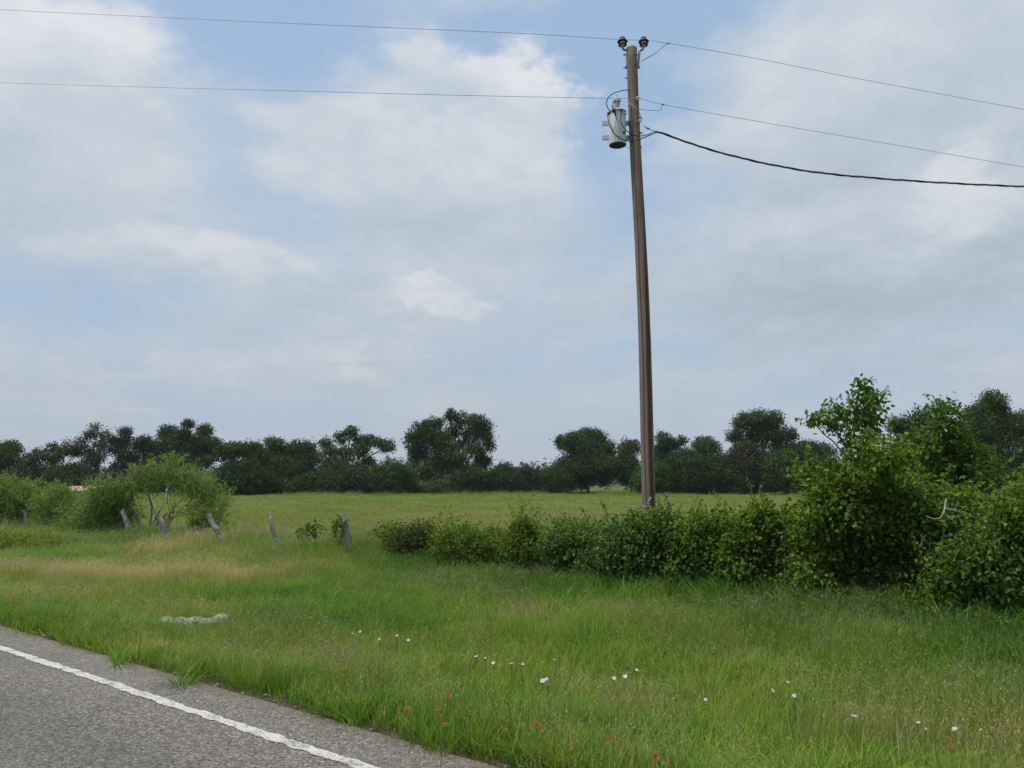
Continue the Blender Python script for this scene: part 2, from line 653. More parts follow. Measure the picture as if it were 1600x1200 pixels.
m_vine = leaf_mat("vine_leaf", (0.040, 0.082, 0.012), (0.098, 0.172, 0.022), (0.215, 0.290, 0.040), 0.45, 0.6, 0.15)
m_vine_blue = leaf_mat("blue_green_vine_leaf", (0.034, 0.074, 0.020), (0.076, 0.148, 0.036), (0.165, 0.25, 0.066), 0.42, 0.5, 0.25)
m_brown = leaf_mat("brown_dead_leaf", (0.028, 0.026, 0.014), (0.052, 0.046, 0.026), (0.085, 0.075, 0.042), 0.15, .8, .05)
m_hack = leaf_mat("hackberry_leaf", (0.036, 0.080, 0.012), (0.085, 0.160, 0.022), (0.175, 0.245, 0.040), 0.45, 0.55, 0.18)
m_mesq = leaf_mat("mesquite_leaf", (0.095, 0.160, 0.040), (0.155, 0.240, 0.064), (0.23, 0.31, 0.10), 0.48)
m_weed = leaf_mat("yellow_weed_leaf", (0.10, 0.14, 0.020), (0.165, 0.205, 0.028), (0.25, 0.27, 0.04), 0.4)


# ------------------------------------------------------------------ trees
def px_blobs(spec, Y, rng, depth=0.9, spread=0.35, mind=0.0, fat=1.15):
    out = []
    wid = (max(s[0] + s[2] for s in spec) - min(s[0] - s[2] for s in spec)) / 1200.0 * Y
    for px, py, rx, ry in spec:
        c = at(px, py, Y)
        k = Y / 1200.0
        k *= fat
        out.append([c[0], Y + rng.normal() * wid * spread * 0.4, c[2], rx * k, max(rx * k * depth, mind), ry * k])
    return np.array(out)


def lumps(bl, rng, size, cover_, squash=.8):
    """break each crown mass into leaf clumps with gaps between them"""
    out = []
    for c in bl:
        r = size * (.7 + .6 * rng.random())
        n = max(3, int(cover_ * c[3] * c[5] / (r * r)))
        for _ in range(n):
            d_ = unit(rng.normal(size=3)) * (.25 + .75 * rng.random() ** .6)
            rr = r * (.65 + .7 * rng.random())
            q = c[:3] + d_ * np.maximum(c[3:6] - rr * .55, .02)
            out.append([*q, rr, rr, rr * squash])
    return np.array(out)


def woody(mb, base, blobs, rng, r0, fork=0.3, seg=7, sub=3, stems=1, wob=0.14):
    top = blobs[:, 2].max()
    h = top - base[2]
    bases = [base + np.array([rng.normal() * 0.12 * h * (stems > 1), rng.normal() * 0.1 * h * (stems > 1), -0.15]) for _ in range(stems)]
    forks = []
    for s in range(stems):
        cx = blobs[:, :3].mean(0)
        f = bases[s] + (cx - bases[s]) * np.array([0.35, 0.35, 0]) + np.array([0, 0, fork * h * (0.8 + 0.4 * rng.random())])
        p = curve_pts(bases[s], f, rng, 8, wob)
        rr = r0 * np.linspace(1.25, 0.8, 8)
        rr[0] *= 1.25
        mb.tube(p, rr, seg)
        forks.append(f)
    for bl in blobs:
        f = forks[int(rng.integers(stems))]
        c = bl[:3]
        if c[2] < f[2]:
            f = bases[0] + (f - bases[0]) * 0.6
        p = curve_pts(f, c, rng, 8, wob * 1.3, 0.05)
        mb.tube(p, r0 * np.linspace(0.62, 0.16, 8), max(5, seg - 2))
        for _ in range(sub):
            e = c + unit(rng.normal(size=3)) * bl[3:6] * 0.85
            st_ = p[int(rng.integers(4, 8))]
            mb.tube(curve_pts(st_, e, rng, 5, 0.2), r0 * np.linspace(0.2, 0.05, 5), 4, caps=False)


def plant(name, label, cat, base_px, Y, spec, seed, leafm, barkm, dens=3.0, L=0.24, W=0.15, per=9, sigma=None, shell=0.45,
          r0=None, stems=1, fork=0.3, sub=3, group=None, near=False, droop=0.2, up=0.5, extra=None, tint=(0.1, 0.8), depth=0.9,
          parts=('trunk', 'crown'), mind=0.0, wob=0.14, flat=0.8, lump=None, fat=1.15, shoots=0, base_mix=.5):
    rng = np.random.default_rng(seed)
    bl = px_blobs(spec, Y, rng, depth, mind=mind, fat=fat)
    bx = at(base_px, 760, Y)[0]
    gz = float(ground_z(bx, Y))
    base = np.array([bx, Y, gz])
    root = thing(name, label, cat, base, group)
    h = bl[:, 2].max() - gz
    mb = MB()
    woody(mb, base, bl, rng, r0 or h * 0.022, fork, sub=sub, stems=stems, wob=wob)
    mb.build(parts[0], barkm, root, smooth=True)
    area = (math.pi * bl[:, 3] * bl[:, 5]).sum()
    nl = dens * (1.25 if not near else 1.1) * area / (0.45 * L * W)
    fb = MB()
    sg = sigma or L * 1.1
    lb_ = bl if lump is None else lumps(bl, rng, *lump)
    if lump is not None:
        tufted(fb, bl, int(nl * base_mix / per), per, rng, sg, L, W, .35, droop, up, near, 0, gz + 0.05, tint, flat=flat)
        nl *= 1.12 - base_mix
    tufted(fb, lb_, int(nl / per), per, rng, sg, L, W, shell, droop, up, near, 0, gz + 0.05, tint, flat=flat)
    mats = [leafm]
    if shoots:
        sm = MB()
        for _ in range(shoots):
            c = bl[int(rng.integers(len(bl)))]
            d_ = unit(np.array([rng.normal() * .7, rng.normal() * .5 - .25, .75]))
            a = c[:3] + d_ * c[3:6] * .8
            if a[2] < base[2] + .4 * h:
                continue
            ln_ = (.12 + .30 * rng.random()) * min(1.0, h)
            P = curve_pts(a, a + (d_ * .7 + np.array([rng.normal() * .35, rng.normal() * .3, .45])) * ln_, rng, 7, .25, .12)
            sm.tube(P, np.linspace(.004, .0015, 7), 4, caps=False)
            q = np.repeat(P[1:], 3, 0)
            A = rng.normal(size=q.shape) * .7 + np.array([0, 0, .1])
            Nn = rng.normal(size=q.shape) * .45 + np.array([0, 0, .8])
            sz = .55 + .5 * rng.random(len(q))
            leaf_faces(fb, q, A, Nn, L * sz, W * sz, np.clip(.75 + .25 * rng.normal(size=len(q)), 0, 1), near, 0)
        if sm.n:
            sm.build('shoots', barkm, root)['kind'] = 'stuff'
    if extra:
        em, fr, ii = extra
        tufted(fb, bl[ii], int(nl * fr / per), per, rng, sg, L * 0.8, W * 0.8, shell * 0.9, droop, up, near, 1, gz + 0.05, (0.1, 0.9), flat=flat)
        mats.append(em)
    fb.build(parts[1], mats, root)
    return root


TG = "trees of the far tree line"
trees = [
    ("tree", "dense dark tree cut by the left picture edge in the far tree line", 8, 88, [(10, 716, 30, 20), (-8, 738, 35, 24), (32, 738, 22, 20), (14, 701, 13, 9), (20, 755, 40, 20)], m_oak, 2.6, .4),
    ("tree", "thin grey-green tree just beside the dark leftmost tree", 55, 84, [(52, 722, 15, 13), (48, 745, 22, 18), (68, 738, 14, 12), (57, 712, 8, 6), (60, 758, 24, 14)], m_olive, 1.5, .4),
    ("tree", "low sparse tree of separate leaf tufts with sky between them", 90, 86, [(76, 699, 5, 6), (86, 704, 10, 5), (100, 693, 4, 3.5), (108, 707, 10, 4), (92, 716, 6, 4), (75, 718, 5, 4), (118, 708, 6, 5), (96, 735, 22, 8), (90, 752, 30, 16)], m_oak, 1.7, .3),
    ("tree", "lacy open-crowned tree with one lone tuft on its top shoot", 148, 87, [(145, 667, 4.5, 4), (147, 679, 6, 5), (160, 679, 6, 6), (134, 691, 10, 6), (152, 692, 9, 7), (128, 702, 8, 6), (166, 700, 10, 8), (143, 706, 10, 7), (158, 716, 13, 9), (135, 722, 12, 8), (150, 745, 26, 14)], m_olive, 1.6, .3),
    ("tree", "narrow upright tree with knobbly top beside the lacy tree", 195, 88, [(192, 675, 7, 6), (193, 689, 9, 8), (186, 704, 11, 9), (201, 712, 13, 12), (194, 732, 18, 16), (177, 688, 4, 4), (195, 755, 24, 16)], m_olive, 2.0, .3),
    ("tree", "small rounded dark tree between narrow tree and broad oak", 228, 89, [(226, 690, 13, 8), (214, 696, 8, 5), (233, 705, 19, 14), (225, 725, 22, 16), (228, 750, 26, 18)], m_oak, 2.5, .35),
    ("oak_tree", "broad dark oak with ragged top above the mesquite shrubs", 300, 90, [(258, 677, 13, 12), (270, 694, 24, 17), (300, 700, 28, 20), (287, 677, 10, 7), (313, 672, 11, 7), (304, 664, 5, 3), (325, 702, 17, 16), (336, 694, 7, 8), (280, 718, 28, 18), (315, 722, 20, 10), (262, 745, 22, 18)], m_oak, 2.8, .4),
    ("oak_tree", "round-topped oak with skirt to the field beside a sky gap", 382, 82, [(382, 702, 22, 11), (364, 708, 15, 12), (400, 712, 16, 15), (359, 732, 14, 9), (385, 733, 30, 14), (380, 753, 36, 15), (412, 750, 18, 16)], m_oak, 2.8, .4),
    ("oak_tree", "oak with small raised knob on its left shoulder", 428, 88, [(414, 690, 6, 6), (432, 693, 11, 8), (425, 708, 17, 13), (432, 733, 25, 20), (410, 716, 9, 9), (428, 755, 24, 14)], m_oak, 2.6, .4),
    ("oak_tree", "broad low oak in the middle of the left tree group", 468, 88, [(470, 698, 21, 10), (454, 705, 14, 10), (481, 715, 18, 15), (466, 735, 28, 18), (470, 755, 32, 14)], m_oak, 2.6, .4),
    ("oak_tree", "gappy tree with bare stem and level limbs reaching out over sky", 545, 86, [(531, 683, 7, 6), (548, 675, 6, 4), (556, 687, 10, 9), (575, 689, 7, 8), (592, 693, 10, 4), (606, 697, 7, 4), (514, 703, 12, 9), (503, 692, 5, 4), (538, 705, 14, 10), (571, 707, 11, 8), (579, 721, 9, 6), (543, 735, 32, 16), (515, 728, 20, 15), (540, 755, 40, 12)], m_oak, 2.2, .35),
    ("tree", "tallest tree, two-lobed crown over pale branching stems in mid field edge", 706, 88, [(665, 676, 22, 17), (649, 690, 14, 14), (680, 660, 13, 9), (686, 690, 16, 16), (658, 706, 18, 11), (642, 714, 10, 10), (705, 648, 7, 8), (720, 655, 10, 10), (746, 661, 17, 11), (760, 679, 10, 14), (738, 678, 12, 11), (766, 697, 6, 9), (744, 704, 15, 9), (690, 722, 24, 13), (754, 722, 12, 13), (708, 672, 12, 12), (702, 700, 14, 12), (726, 692, 12, 10), (718, 716, 14, 10), (668, 735, 26, 16), (725, 735, 22, 12)], m_oak, 2.1, .3),
    ("oak_tree", "dense bulky oak just left of the utility pole", 920, 88, [(892, 689, 13, 9), (920, 680, 22, 9), (910, 700, 30, 15), (938, 700, 20, 17), (920, 725, 38, 18), (902, 745, 32, 16), (945, 735, 16, 20), (876, 691, 6, 8), (880, 735, 16, 16)], m_oak, 3.0, .4),
    ("tree", "low tree half hidden behind the utility pole", 985, 90, [(984, 700, 17, 11), (975, 720, 17, 16), (988, 740, 20, 20)], m_oak, 2.6, .4),
    ("tree", "tree with bumpy top immediately right of the utility pole", 1038, 87, [(1033, 684, 10, 7), (1048, 696, 12, 9), (1061, 690, 9, 5), (1035, 706, 17, 12), (1045, 730, 28, 20), (1070, 713, 12, 12)], m_under, 2.5, .4),
    ("oak_tree", "small round oak crown showing between pole tree and big right oak", 1103, 96, [(1103, 690, 13, 7), (1091, 698, 10, 7), (1116, 700, 10, 8), (1102, 711, 14, 8)], m_oak, 2.3, .3),
    ("oak_tree", "big right oak with domed crown and sky holes under it", 1192, 88, [(1185, 654, 28, 11), (1164, 662, 18, 10), (1207, 661, 18, 12), (1222, 680, 13, 10), (1196, 678, 26, 12), (1155, 680, 11, 8), (1178, 694, 22, 7), (1158, 702, 9, 6), (1215, 697, 16, 9), (1195, 725, 30, 22)], m_oak, 2.4, .32),
    ("tree", "low dark tree between the domed oak and the vine tangle", 1258, 86, [(1244, 706, 22, 14), (1268, 699, 17, 10), (1284, 712, 13, 16), (1252, 730, 33, 22), (1275, 748, 25, 16)], m_under, 2.7, .4),
    ("oak_tree", "large near-black oak behind the vine tangle at the right", 1542, 62, [(1524, 650, 21, 16), (1552, 638, 19, 13), (1560, 664, 28, 22), (1513, 676, 18, 18), (1582, 670, 20, 20), (1540, 700, 42, 28), (1547, 627, 9, 5), (1545, 735, 50, 25)], m_oak, 3.0, .4),
    ("oak_tree", "dark tree cut by the right picture edge", 1622, 64, [(1600, 666, 13, 12), (1624, 662, 28, 18), (1625, 700, 32, 36), (1610, 735, 35, 26)], m_oak, 3.0, .4),
    ("tree", "dark mid-distance tree showing between the two leafy saplings", 1432, 44, [(1440, 660, 18, 10), (1420, 668, 14, 10), (1402, 664, 8, 7), (1430, 690, 28, 18), (1440, 720, 40, 25)], m_under, 2.6, .35),
]
for i, (nm, lb, bp, Y, spec, lm, dens, fk) in enumerate(trees):
    big = i == 11
    plant(nm, lb, 'tree', bp, Y, spec, 100 + i, lm, m_pale_bark if i in (3, 10, 11) else m_bark, dens * 1.75, 0.19 if Y > 70 else 0.15, 0.13 if Y > 70 else 0.10, shell=.35, fat=1.24, lump=(.62, 2.3 if dens > 2.3 else 1.5), sigma=.20,
          stems=4 if big else (2 if i in (3, 7, 14) else 1), fork=fk, group=TG, sub=4 if i in (3, 10, 11) else 2, up=0.45)

under = [(372, 81, 46, 740, "dark bush under the round-topped oak"), (452, 86, 42, 742, "dark bush below the knobbed oak"),
         (505, 86, 36, 743, "shrub at field edge below the broad low oak"), (565, 85, 40, 738, "dense shrub below the gappy tree"),
         (612, 84, 38, 728, "rounded shrub at the end of the left tree group"), (668, 86, 36, 742, "shrub under the left lobe of the tallest tree"),
         (735, 86, 42, 744, "low shrub under the right lobe of the tallest tree"), (782, 87, 30, 740, "small shrub right of the tallest tree"),
         (828, 88, 40, 727, "dark shrub between the tallest tree and bulky oak"), (868, 88, 26, 738, "shrub against the left side of bulky oak"),
         (1022, 84, 34, 722, "light green shrub right behind the pole"), (1072, 85, 40, 728, "tangled shrub below the bumpy-topped tree"),
         (1125, 85, 38, 716, "shrub below the small round oak"), (1172, 85, 38, 722, "shrub at the foot of the domed oak"),
         (1222, 84, 36, 718, "shrub right of the domed oak trunk"), (1290, 82, 34, 722, "shrub meeting the vine tangle at field edge"),
         (105, 84, 40, 742, "dark brush under the sparse tufted tree"), (175, 86, 42, 742, "dark brush under the lacy tree"),
         (245, 86, 40, 738, "dark brush behind the bare mesquite branches"), (30, 84, 40, 746, "dark brush at the left end of tree line")]
for i, (px, Y, hw, top, lb) in enumerate(under):
    r = np.random.default_rng(400 + i)
    base = 768
    top += float(r.uniform(-20, 12)) - (8 if 1050 < px < 1300 else 0)
    spec = [(px + r.normal() * 3, (top + base) / 2 + 3, hw * .7, (base - top) / 2)]
    for k in range(4):
        ox = (k - 1.5) / 1.5 * hw * 0.6
        t = min(top + r.random() * 20 + abs(ox) / hw * 8, base - 9)
        spec.append((px + ox, (t + base) / 2 + 2, hw * .36, (base - t) / 2))
    plant('bush', lb, 'bush', px, Y - 2, spec, 500 + i, m_hack if i == 10 else (m_under, m_oak, m_under, m_olive, m_under2)[i % 5], m_bark, 4.0, 0.19, 0.13, stems=3, fork=0.2, sub=1, shell=.35, fat=1.25, lump=(.75, 1.5), sigma=.2,
          group="brush along the far field edge", parts=('stem', 'foliage'), tint=(0.0, 0.75) if i != 10 else (0, .35))

# far wood seen in the gaps: one mass
rng = np.random.default_rng(77)
fb = MB()
bl = []
for k in range(150):
    Y = 330 + 140 * rng.random()
    x = (-1.0 + 2.0 * (k + rng.random()) / 150) * Y
    r_ = 6 + 5 * rng.random()
    h = 5.5 + 3.4 * rng.random()
    bl.append([x, Y, h * 0.45 - 0.3, r_, r_, h * 0.55])
tufted(fb, np.array(bl), 3600, 8, rng, 1.2, 1.6, 1.1, 0.6, 0.1, 0.6, tint=(0.2, 0.9))
tag(fb.build('distant_woods', m_under), 'far hazy wood beyond the field seen between trees', 'woods', kind='stuff')

# ------------------------------------------------------------------ humid summer air
HZ = MB().box((0, 250, 20), (1500, 1500, 44)).build('haze', [], tint=False)
mh = bpy.data.materials.new("humid_air")
mh.use_nodes = True
hb = NB(mh.node_tree)
pv = hb.node('ShaderNodeVolumePrincipled')
pv.inputs['Color'].default_value = (0.86, 0.91, 1.0, 1)
pv.inputs['Density'].default_value = 0.00020
hb.t.links.new(pv.outputs[0], hb.node('ShaderNodeOutputMaterial').inputs['Volume'])
HZ.data.materials.append(mh)
HZ['kind'] = 'stuff'
HZ['label'] = 'thin summer haze over the whole field'

# ------------------------------------------------------------------ mesquite and weeds at the left
MG = "mesquite shrubs along the fence"
mq = dict(lump=(.24, 2.6), shell=.3, fat=1.35, base_mix=.6, leafm=m_mesq, barkm=m_bark, L=0.15, W=0.030, per=12, sigma=0.20, shoots=70, stems=4, fork=0.25, sub=3, group=MG, droop=0.3, up=0.3, parts=('stem', 'foliage'), r0=0.018)
plant('mesquite_shrub', 'feathery green mesquite shrub at the left picture edge', 'shrub', 20, 29.5, [(18, 772, 28, 18), (48, 778, 20, 17), (-14, 780, 28, 22), (30, 795, 35, 16), (5, 760, 14, 8), (-30, 800, 30, 20)], 600, dens=2.4, **mq)
plant('mesquite_shrub', 'small mesquite shrub in the gap next to the leftmost one', 'shrub', 90, 27.5, [(84, 782, 16, 14), (84, 800, 20, 16), (101, 797, 14, 14)], 601, dens=2.2, **mq)
plant('mesquite_shrub', 'full rounded mesquite shrub left of the pale leaning post', 'shrub', 150, 25.2, [(152, 793, 28, 20), (138, 815, 30, 18), (172, 772, 22, 16), (184, 800, 18, 20), (160, 822, 34, 14), (195, 768, 12, 12)], 602, dens=2.4, **mq)
mt = plant('mesquite_tree', 'half-dead mesquite with bare grey branches and leafy arching crown', 'tree', 236, 25.4,
           [(228, 748, 13, 10), (254, 741, 18, 11), (282, 744, 20, 13), (306, 758, 17, 13), (334, 784, 20, 17), (318, 803, 12, 10), (346, 803, 12, 14), (268, 729, 10, 7), (330, 766, 12, 8)],
           603, dens=2.0, **mq)
tw = MB()
rng = np.random.default_rng(61)
Ym = 25.0
for pl, r_ in [([(218, 824), (212, 802), (208, 786), (206, 766), (198, 748)], .028), ([(236, 820), (238, 796), (231, 776), (238, 754)], .026),
               ([(240, 818), (250, 796), (261, 782)], .028), ([(244, 822), (258, 804), (270, 799), (292, 800), (318, 784)], .030),
               ([(212, 802), (192, 791), (176, 788)], .016), ([(206, 768), (190, 744)], .012), ([(238, 762), (256, 738)], .012),
               ([(231, 776), (222, 752), (224, 738)], .011), ([(238, 780), (252, 764), (254, 745)], .011), ([(206, 766), (215, 745), (210, 733)], .010),
               ([(270, 799), (276, 785), (290, 778)], .011), ([(292, 800), (300, 790), (296, 776)], .009), ([(190, 744), (180, 738)], .008),
               ([(198, 748), (188, 752), (178, 748)], .008), ([(238, 754), (246, 740), (243, 730)], .008)]:
    pts = np.array([at(x, y, Ym + rng.normal() * .15) for x, y in pl])
    t = np.linspace(0, 1, 14)
    s_ = np.linspace(0, 1, len(pts))
    P = np.stack([np.interp(t, s_, pts[:, k]) for k in range(3)], -1) + rng.normal(size=(14, 3)) * .018
    tw.tube(P, r_ * np.linspace(1.2, .35, 14), 6)
    for _ in range(7):
        i0 = int(rng.integers(5, 14))
        e = P[i0] + np.array([rng.normal() * .3, rng.normal() * .2, abs(rng.normal()) * .3])
        tw.tube(curve_pts(P[i0], e, rng, 5, .25), r_ * np.linspace(.3, .1, 5), 4, caps=False)
d = tw.build('dead_branch', m_twig, mt, smooth=True)
d['label'] = 'bare grey dead branches'
plant('weed_clump', 'bright yellow-green weed clump in front of the leftmost mesquite', 'weeds', 35, 20.0, [(20, 842, 26, 9), (48, 840, 20, 8), (0, 850, 30, 10), (62, 850, 14, 7), (30, 855, 30, 8)], 604, m_weed, m_twig, 1.7,
      0.08, 0.035, stems=5, fork=.3, near=True, parts=('stem', 'foliage'), r0=.008, sigma=.09)
plant('bush', 'tiny dark shrub left of the leaning post by the mesquite', 'bush', 315, 24.0, [(315, 817, 9, 7), (308, 821, 7, 6)], 605, m_under, m_bark, 2.6, 0.08, 0.05, stems=3, parts=('stem', 'foliage'), r0=.01)

# ------------------------------------------------------------------ hedge of vines along the fence
HG = "vine-covered bushes along the fence"
hd = dict(depth=.62, per=7, stems=5, fork=0.22, sub=5, group=HG, near=True, parts=('stem', 'foliage'), r0=0.014, droop=0.35, up=0.55, mind=0.45, wob=0.3, flat=0.9)
hedge = [
    ('vine_bush', 'low bush with bare brown twiggy middle at the left end of hedge', 648, .3, [(650, 833, 28, 17), (628, 850, 24, 18), (668, 850, 24, 20), (645, 862, 40, 16)], m_vine, .9, (m_brown, 1.1, [0, 1, 2]), .055),
    ('vine_bush', 'long low bush with lime top right of the brown twiggy one', 728, .4, [(702, 842, 22, 15), (733, 839, 24, 15), (766, 842, 20, 16), (725, 860, 38, 18), (755, 862, 30, 16)], m_vine, 2.6, (m_brown, .12, [3]), .06),
    ('vine_bush', 'dark upright bush standing out in the hedge, third from its left end', 818, .4, [(817, 818, 13, 12), (810, 838, 20, 20), (828, 842, 20, 20), (818, 862, 28, 18)], m_vine, 2.8, (m_brown, .14, [1, 3]), .06),
    ('vine_bush', 'loose bush left of the pole foot with pale green sprays', 890, .35, [(880, 832, 20, 18), (905, 836, 22, 16), (868, 852, 18, 18), (898, 858, 28, 20), (926, 842, 15, 16)], m_vine_blue, 2.4, (m_vine, .6, [1, 3]), .065),
    ('vine_bush', 'blue-green heart-leaved vine mound covering the foot of the pole', 1005, .2, [(985, 824, 30, 20), (1018, 816, 28, 15), (1043, 824, 22, 17), (962, 845, 24, 20), (1010, 850, 45, 26), (1000, 872, 50, 18), (945, 862, 22, 16)], m_vine_blue, 2.8, (m_vine, .5, [1, 2, 4]), .075),
    ('vine_bush', 'light green vine bush just right of the pole-foot mound', 1094, .2, [(1074, 834, 22, 18), (1098, 828, 22, 18), (1122, 830, 18, 16), (1092, 860, 34, 24)], m_vine, 2.7, (m_vine_blue, .3, [3]), .07),
    ('vine_bush', 'taller dark bush between light vine bush and the big tangle', 1190, .3, [(1178, 810, 22, 16), (1203, 814, 22, 17), (1158, 828, 22, 20), (1195, 842, 40, 28), (1222, 828, 18, 22), (1185, 872, 48, 22)], m_vine, 2.8, (m_brown, .14, [3, 5]), .07),
    ('vine_bush', 'great dome of tangled vines, tallest of the hedge', 1345, .5, [(1288, 742, 32, 26), (1340, 722, 42, 28), (1392, 732, 40, 34), (1308, 790, 58, 48), (1372, 795, 66, 56), (1425, 790, 36, 46), (1298, 860, 60, 48), (1380, 872, 80, 42), (1258, 785, 18, 18), (1442, 850, 42, 50), (1450, 795, 34, 36)], m_vine, 2.8, (m_brown, .13, [4, 6, 7]), .078),
    ('vine_bush', 'wide leafy bush cut by the right picture edge', 1535, .55, [(1470, 832, 48, 50), (1520, 800, 44, 34), (1562, 808, 54, 40), (1500, 872, 76, 42), (1592, 850, 56, 56), (1572, 776, 26, 14), (1640, 820, 50, 50)], m_vine, 2.8, (m_vine_blue, .35, [0, 3, 4]), .078),
]
for i, (nm, lb, px, dn, spec, lm, dens, ex, L) in enumerate(hedge):
    x0_, x1_ = min(q[0] - q[2] for q in spec), max(q[0] + q[2] for q in spec)
    spec = list(spec)
    Yh = float(fence_y(px, N_FENCE + dn))
    for q in np.linspace(x0_ + 14, x1_ - 14, max(2, int((x1_ - x0_) / 34))):
        spec.append((float(q), 747 + 1.42 * 1200 / Yh, 24, .26 * 1200 / Yh))
    plant(nm, lb, 'bush', px, float(fence_y(px, N_FENCE + dn)), spec, 700 + i, lm, m_bark, dens, L * .9, L * .62, extra=ex, shell=.3, sigma=L * 1.2, lump=(.20, 2.0), fat=1.22, base_mix=.22, shoots=34 if L < .07 else 60, **hd)
plant('sapling', 'bright leafy sapling shooting up out of the great vine dome', 'sapling', 1362, float(fence_y(1362, N_FENCE + .6)),
      [(1341, 604, 8, 9), (1345, 622, 16, 12), (1325, 638, 17, 9), (1300, 640, 12, 8), (1276, 650, 10, 6), (1260, 657, 7, 4), (1360, 640, 14, 11), (1376, 620, 8, 10), (1350, 658, 22, 11), (1315, 662, 14, 8), (1296, 664, 10, 5), (1382, 604, 4, 3), (1340, 682, 25, 14), (1378, 655, 7, 5)],
      720, m_hack, m_bark, 3.6, .075, .048, per=6, stems=1, fork=.55, sub=5, near=True, r0=.028, droop=.5, up=.4, sigma=.07, group="young trees in the hedge")
plant('sapling', 'mid-green young tree behind the hedge with a forked leafy top', 'sapling', 1485, 14.6,
      [(1474, 630, 8, 10), (1492, 634, 9, 11), (1478, 652, 20, 15), (1470, 675, 22, 18), (1488, 690, 26, 22), (1512, 716, 34, 22), (1546, 722, 18, 18), (1448, 715, 30, 26), (1560, 742, 12, 10), (1415, 690, 16, 14), (1500, 745, 40, 25)],
      721, m_hack, m_bark, 3.0, .085, .055, per=7, stems=2, fork=.4, sub=4, near=True, r0=.04, droop=.4, up=.45, sigma=.1, group="young trees in the hedge", tint=(0.0, .55))
plant('vine_sprig', 'small bright leafy sprig in the fence between two posts', 'plant', 482, float(fence_y(482)), [(474, 828, 12, 7), (490, 823, 12, 7), (482, 833, 16, 7)], 730, m_hack, m_twig, 1.3, .075, .045, per=6, stems=3, near=True, parts=('stem', 'foliage'), r0=.008, sigma=.06)
plant('climbing_vine', 'leafy vine climbing the split grey post', 'plant', 532, float(fence_y(532)) - .1, [(520, 822, 8, 8), (528, 838, 8, 12), (538, 824, 6, 9), (530, 815, 5, 5)], 731, m_hack, m_twig, 1.3, .07, .042, per=6, stems=2, near=True, parts=('stem', 'foliage'), r0=.008, sigma=.05)
plant('vine_sprig', 'low leafy sprig leaning on the hedge left end', 'plant', 602, float(fence_y(602)) + .4, [(598, 828, 12, 7), (612, 826, 9, 6), (588, 834, 8, 6)], 732, m_hack, m_twig, 1.6, .07, .045, per=6, stems=3, near=True, parts=('stem', 'foliage'), r0=.008, sigma=.06)
plant('weed_clump', 'thin airy sprays of weeds rising behind the low hedge', 'weeds', 703, float(fence_y(703, N_FENCE + 2.4)), [(702, 806, 14, 9), (690, 815, 14, 8), (720, 814, 16, 8)], 733, m_hack, m_twig, .35, .07, .03, per=5, stems=5, near=True, parts=('stem', 'foliage'), r0=.006, sigma=.1)

# curved dead branch poking out of the dome
rng = np.random.default_rng(9)
Yb = float(fence_y(1462, N_FENCE - .55))
mb = MB()
pl = np.array([at(x, y, Yb + dy) for x, y, dy in [(1447, 806, .0), (1458, 811, -.04), (1468, 810, -.06), (1474, 803, -.03), (1476, 794, .03), (1478, 780, .35)]])
t = np.linspace(0, 1, 20)
P = np.stack([np.interp(t, np.linspace(0, 1, 6), pl[:, k]) for k in range(3)], -1)
mb.tube(P, np.linspace(.005, .010, 20), 7)
pl = np.array([at(x, y, Yb + dy) for x, y, dy in [(1477, 794, .03), (1495, 798, .0), (1512, 806, .0), (1530, 809, .12)]])
mb.tube(pl, [.010, .007, .005, .004], 6)
tag(mb.build('dead_branch', plain_mat("bleached_branch", (0.24, 0.23, 0.215), .8), smooth=True), 'pale bare hooked branch sticking out of the vine tangle', 'branch')

# ------------------------------------------------------------------ fence posts and wire
def fence_post(label, top, bot, r_, seed, split=False, Yoff=0.0):
    rng = np.random.default_rng(seed)
    pxm = (top[0] + bot[0]) / 2
    Y = float(fence_y(pxm)) + Yoff
    a, c = at(*bot, Y), at(*top, Y)
    d_ = (c - a)
    gz = float(ground_z(a[0], Y))
    a = a - d_ / max(d_[2], .05) * (a[2] - gz + .12)
    k, seg = 9, 12
    tt = np.linspace(0, 1, k)
    cen = a + (c - a) * tt[:, None] + rng.normal(size=(k, 3)) * .011
    ang = np.linspace(0, 2 * math.pi, seg, endpoint=False)
    prof = 1 + .20 * rng.normal(size=seg)
    V = []
    for i in range(k):
        rr = r_ * (1.12 - .22 * tt[i]) * prof * (1 + .05 * rng.normal(size=seg))
        ring = cen[i] + np.stack([np.cos(ang) * rr, np.sin(ang) * rr, 0 * ang], -1)
        if i == k - 1:
            ring[:, 2] += rng.normal(size=seg) * r_ * (.45 if not split else .8) + np.cos(ang * 2 + seed) * r_ * .6
        V.append(ring)
    V = np.concatenate(V)
    i = np.arange(k - 1)[:, None] * seg
    j = np.arange(seg)[None]
    q = np.stack([i + j, i + (j + 1) % seg, i + seg + (j + 1) % seg, i + seg + j], -1).reshape(-1, 4)
    mb = MB().add(V, q)
    cap = np.concatenate([V[-seg:], (V[-seg:].mean(0) - np.array([0, 0, r_ * .5]))[None]])
    mb.add(cap, [[s, (s + 1) % seg, seg] for s in range(seg)])
    o = mb.build('fence_post', m_post, origin=(a[0], a[1], gz))
    tag(o, label, 'fence post', 'weathered fence posts')
    return c, a


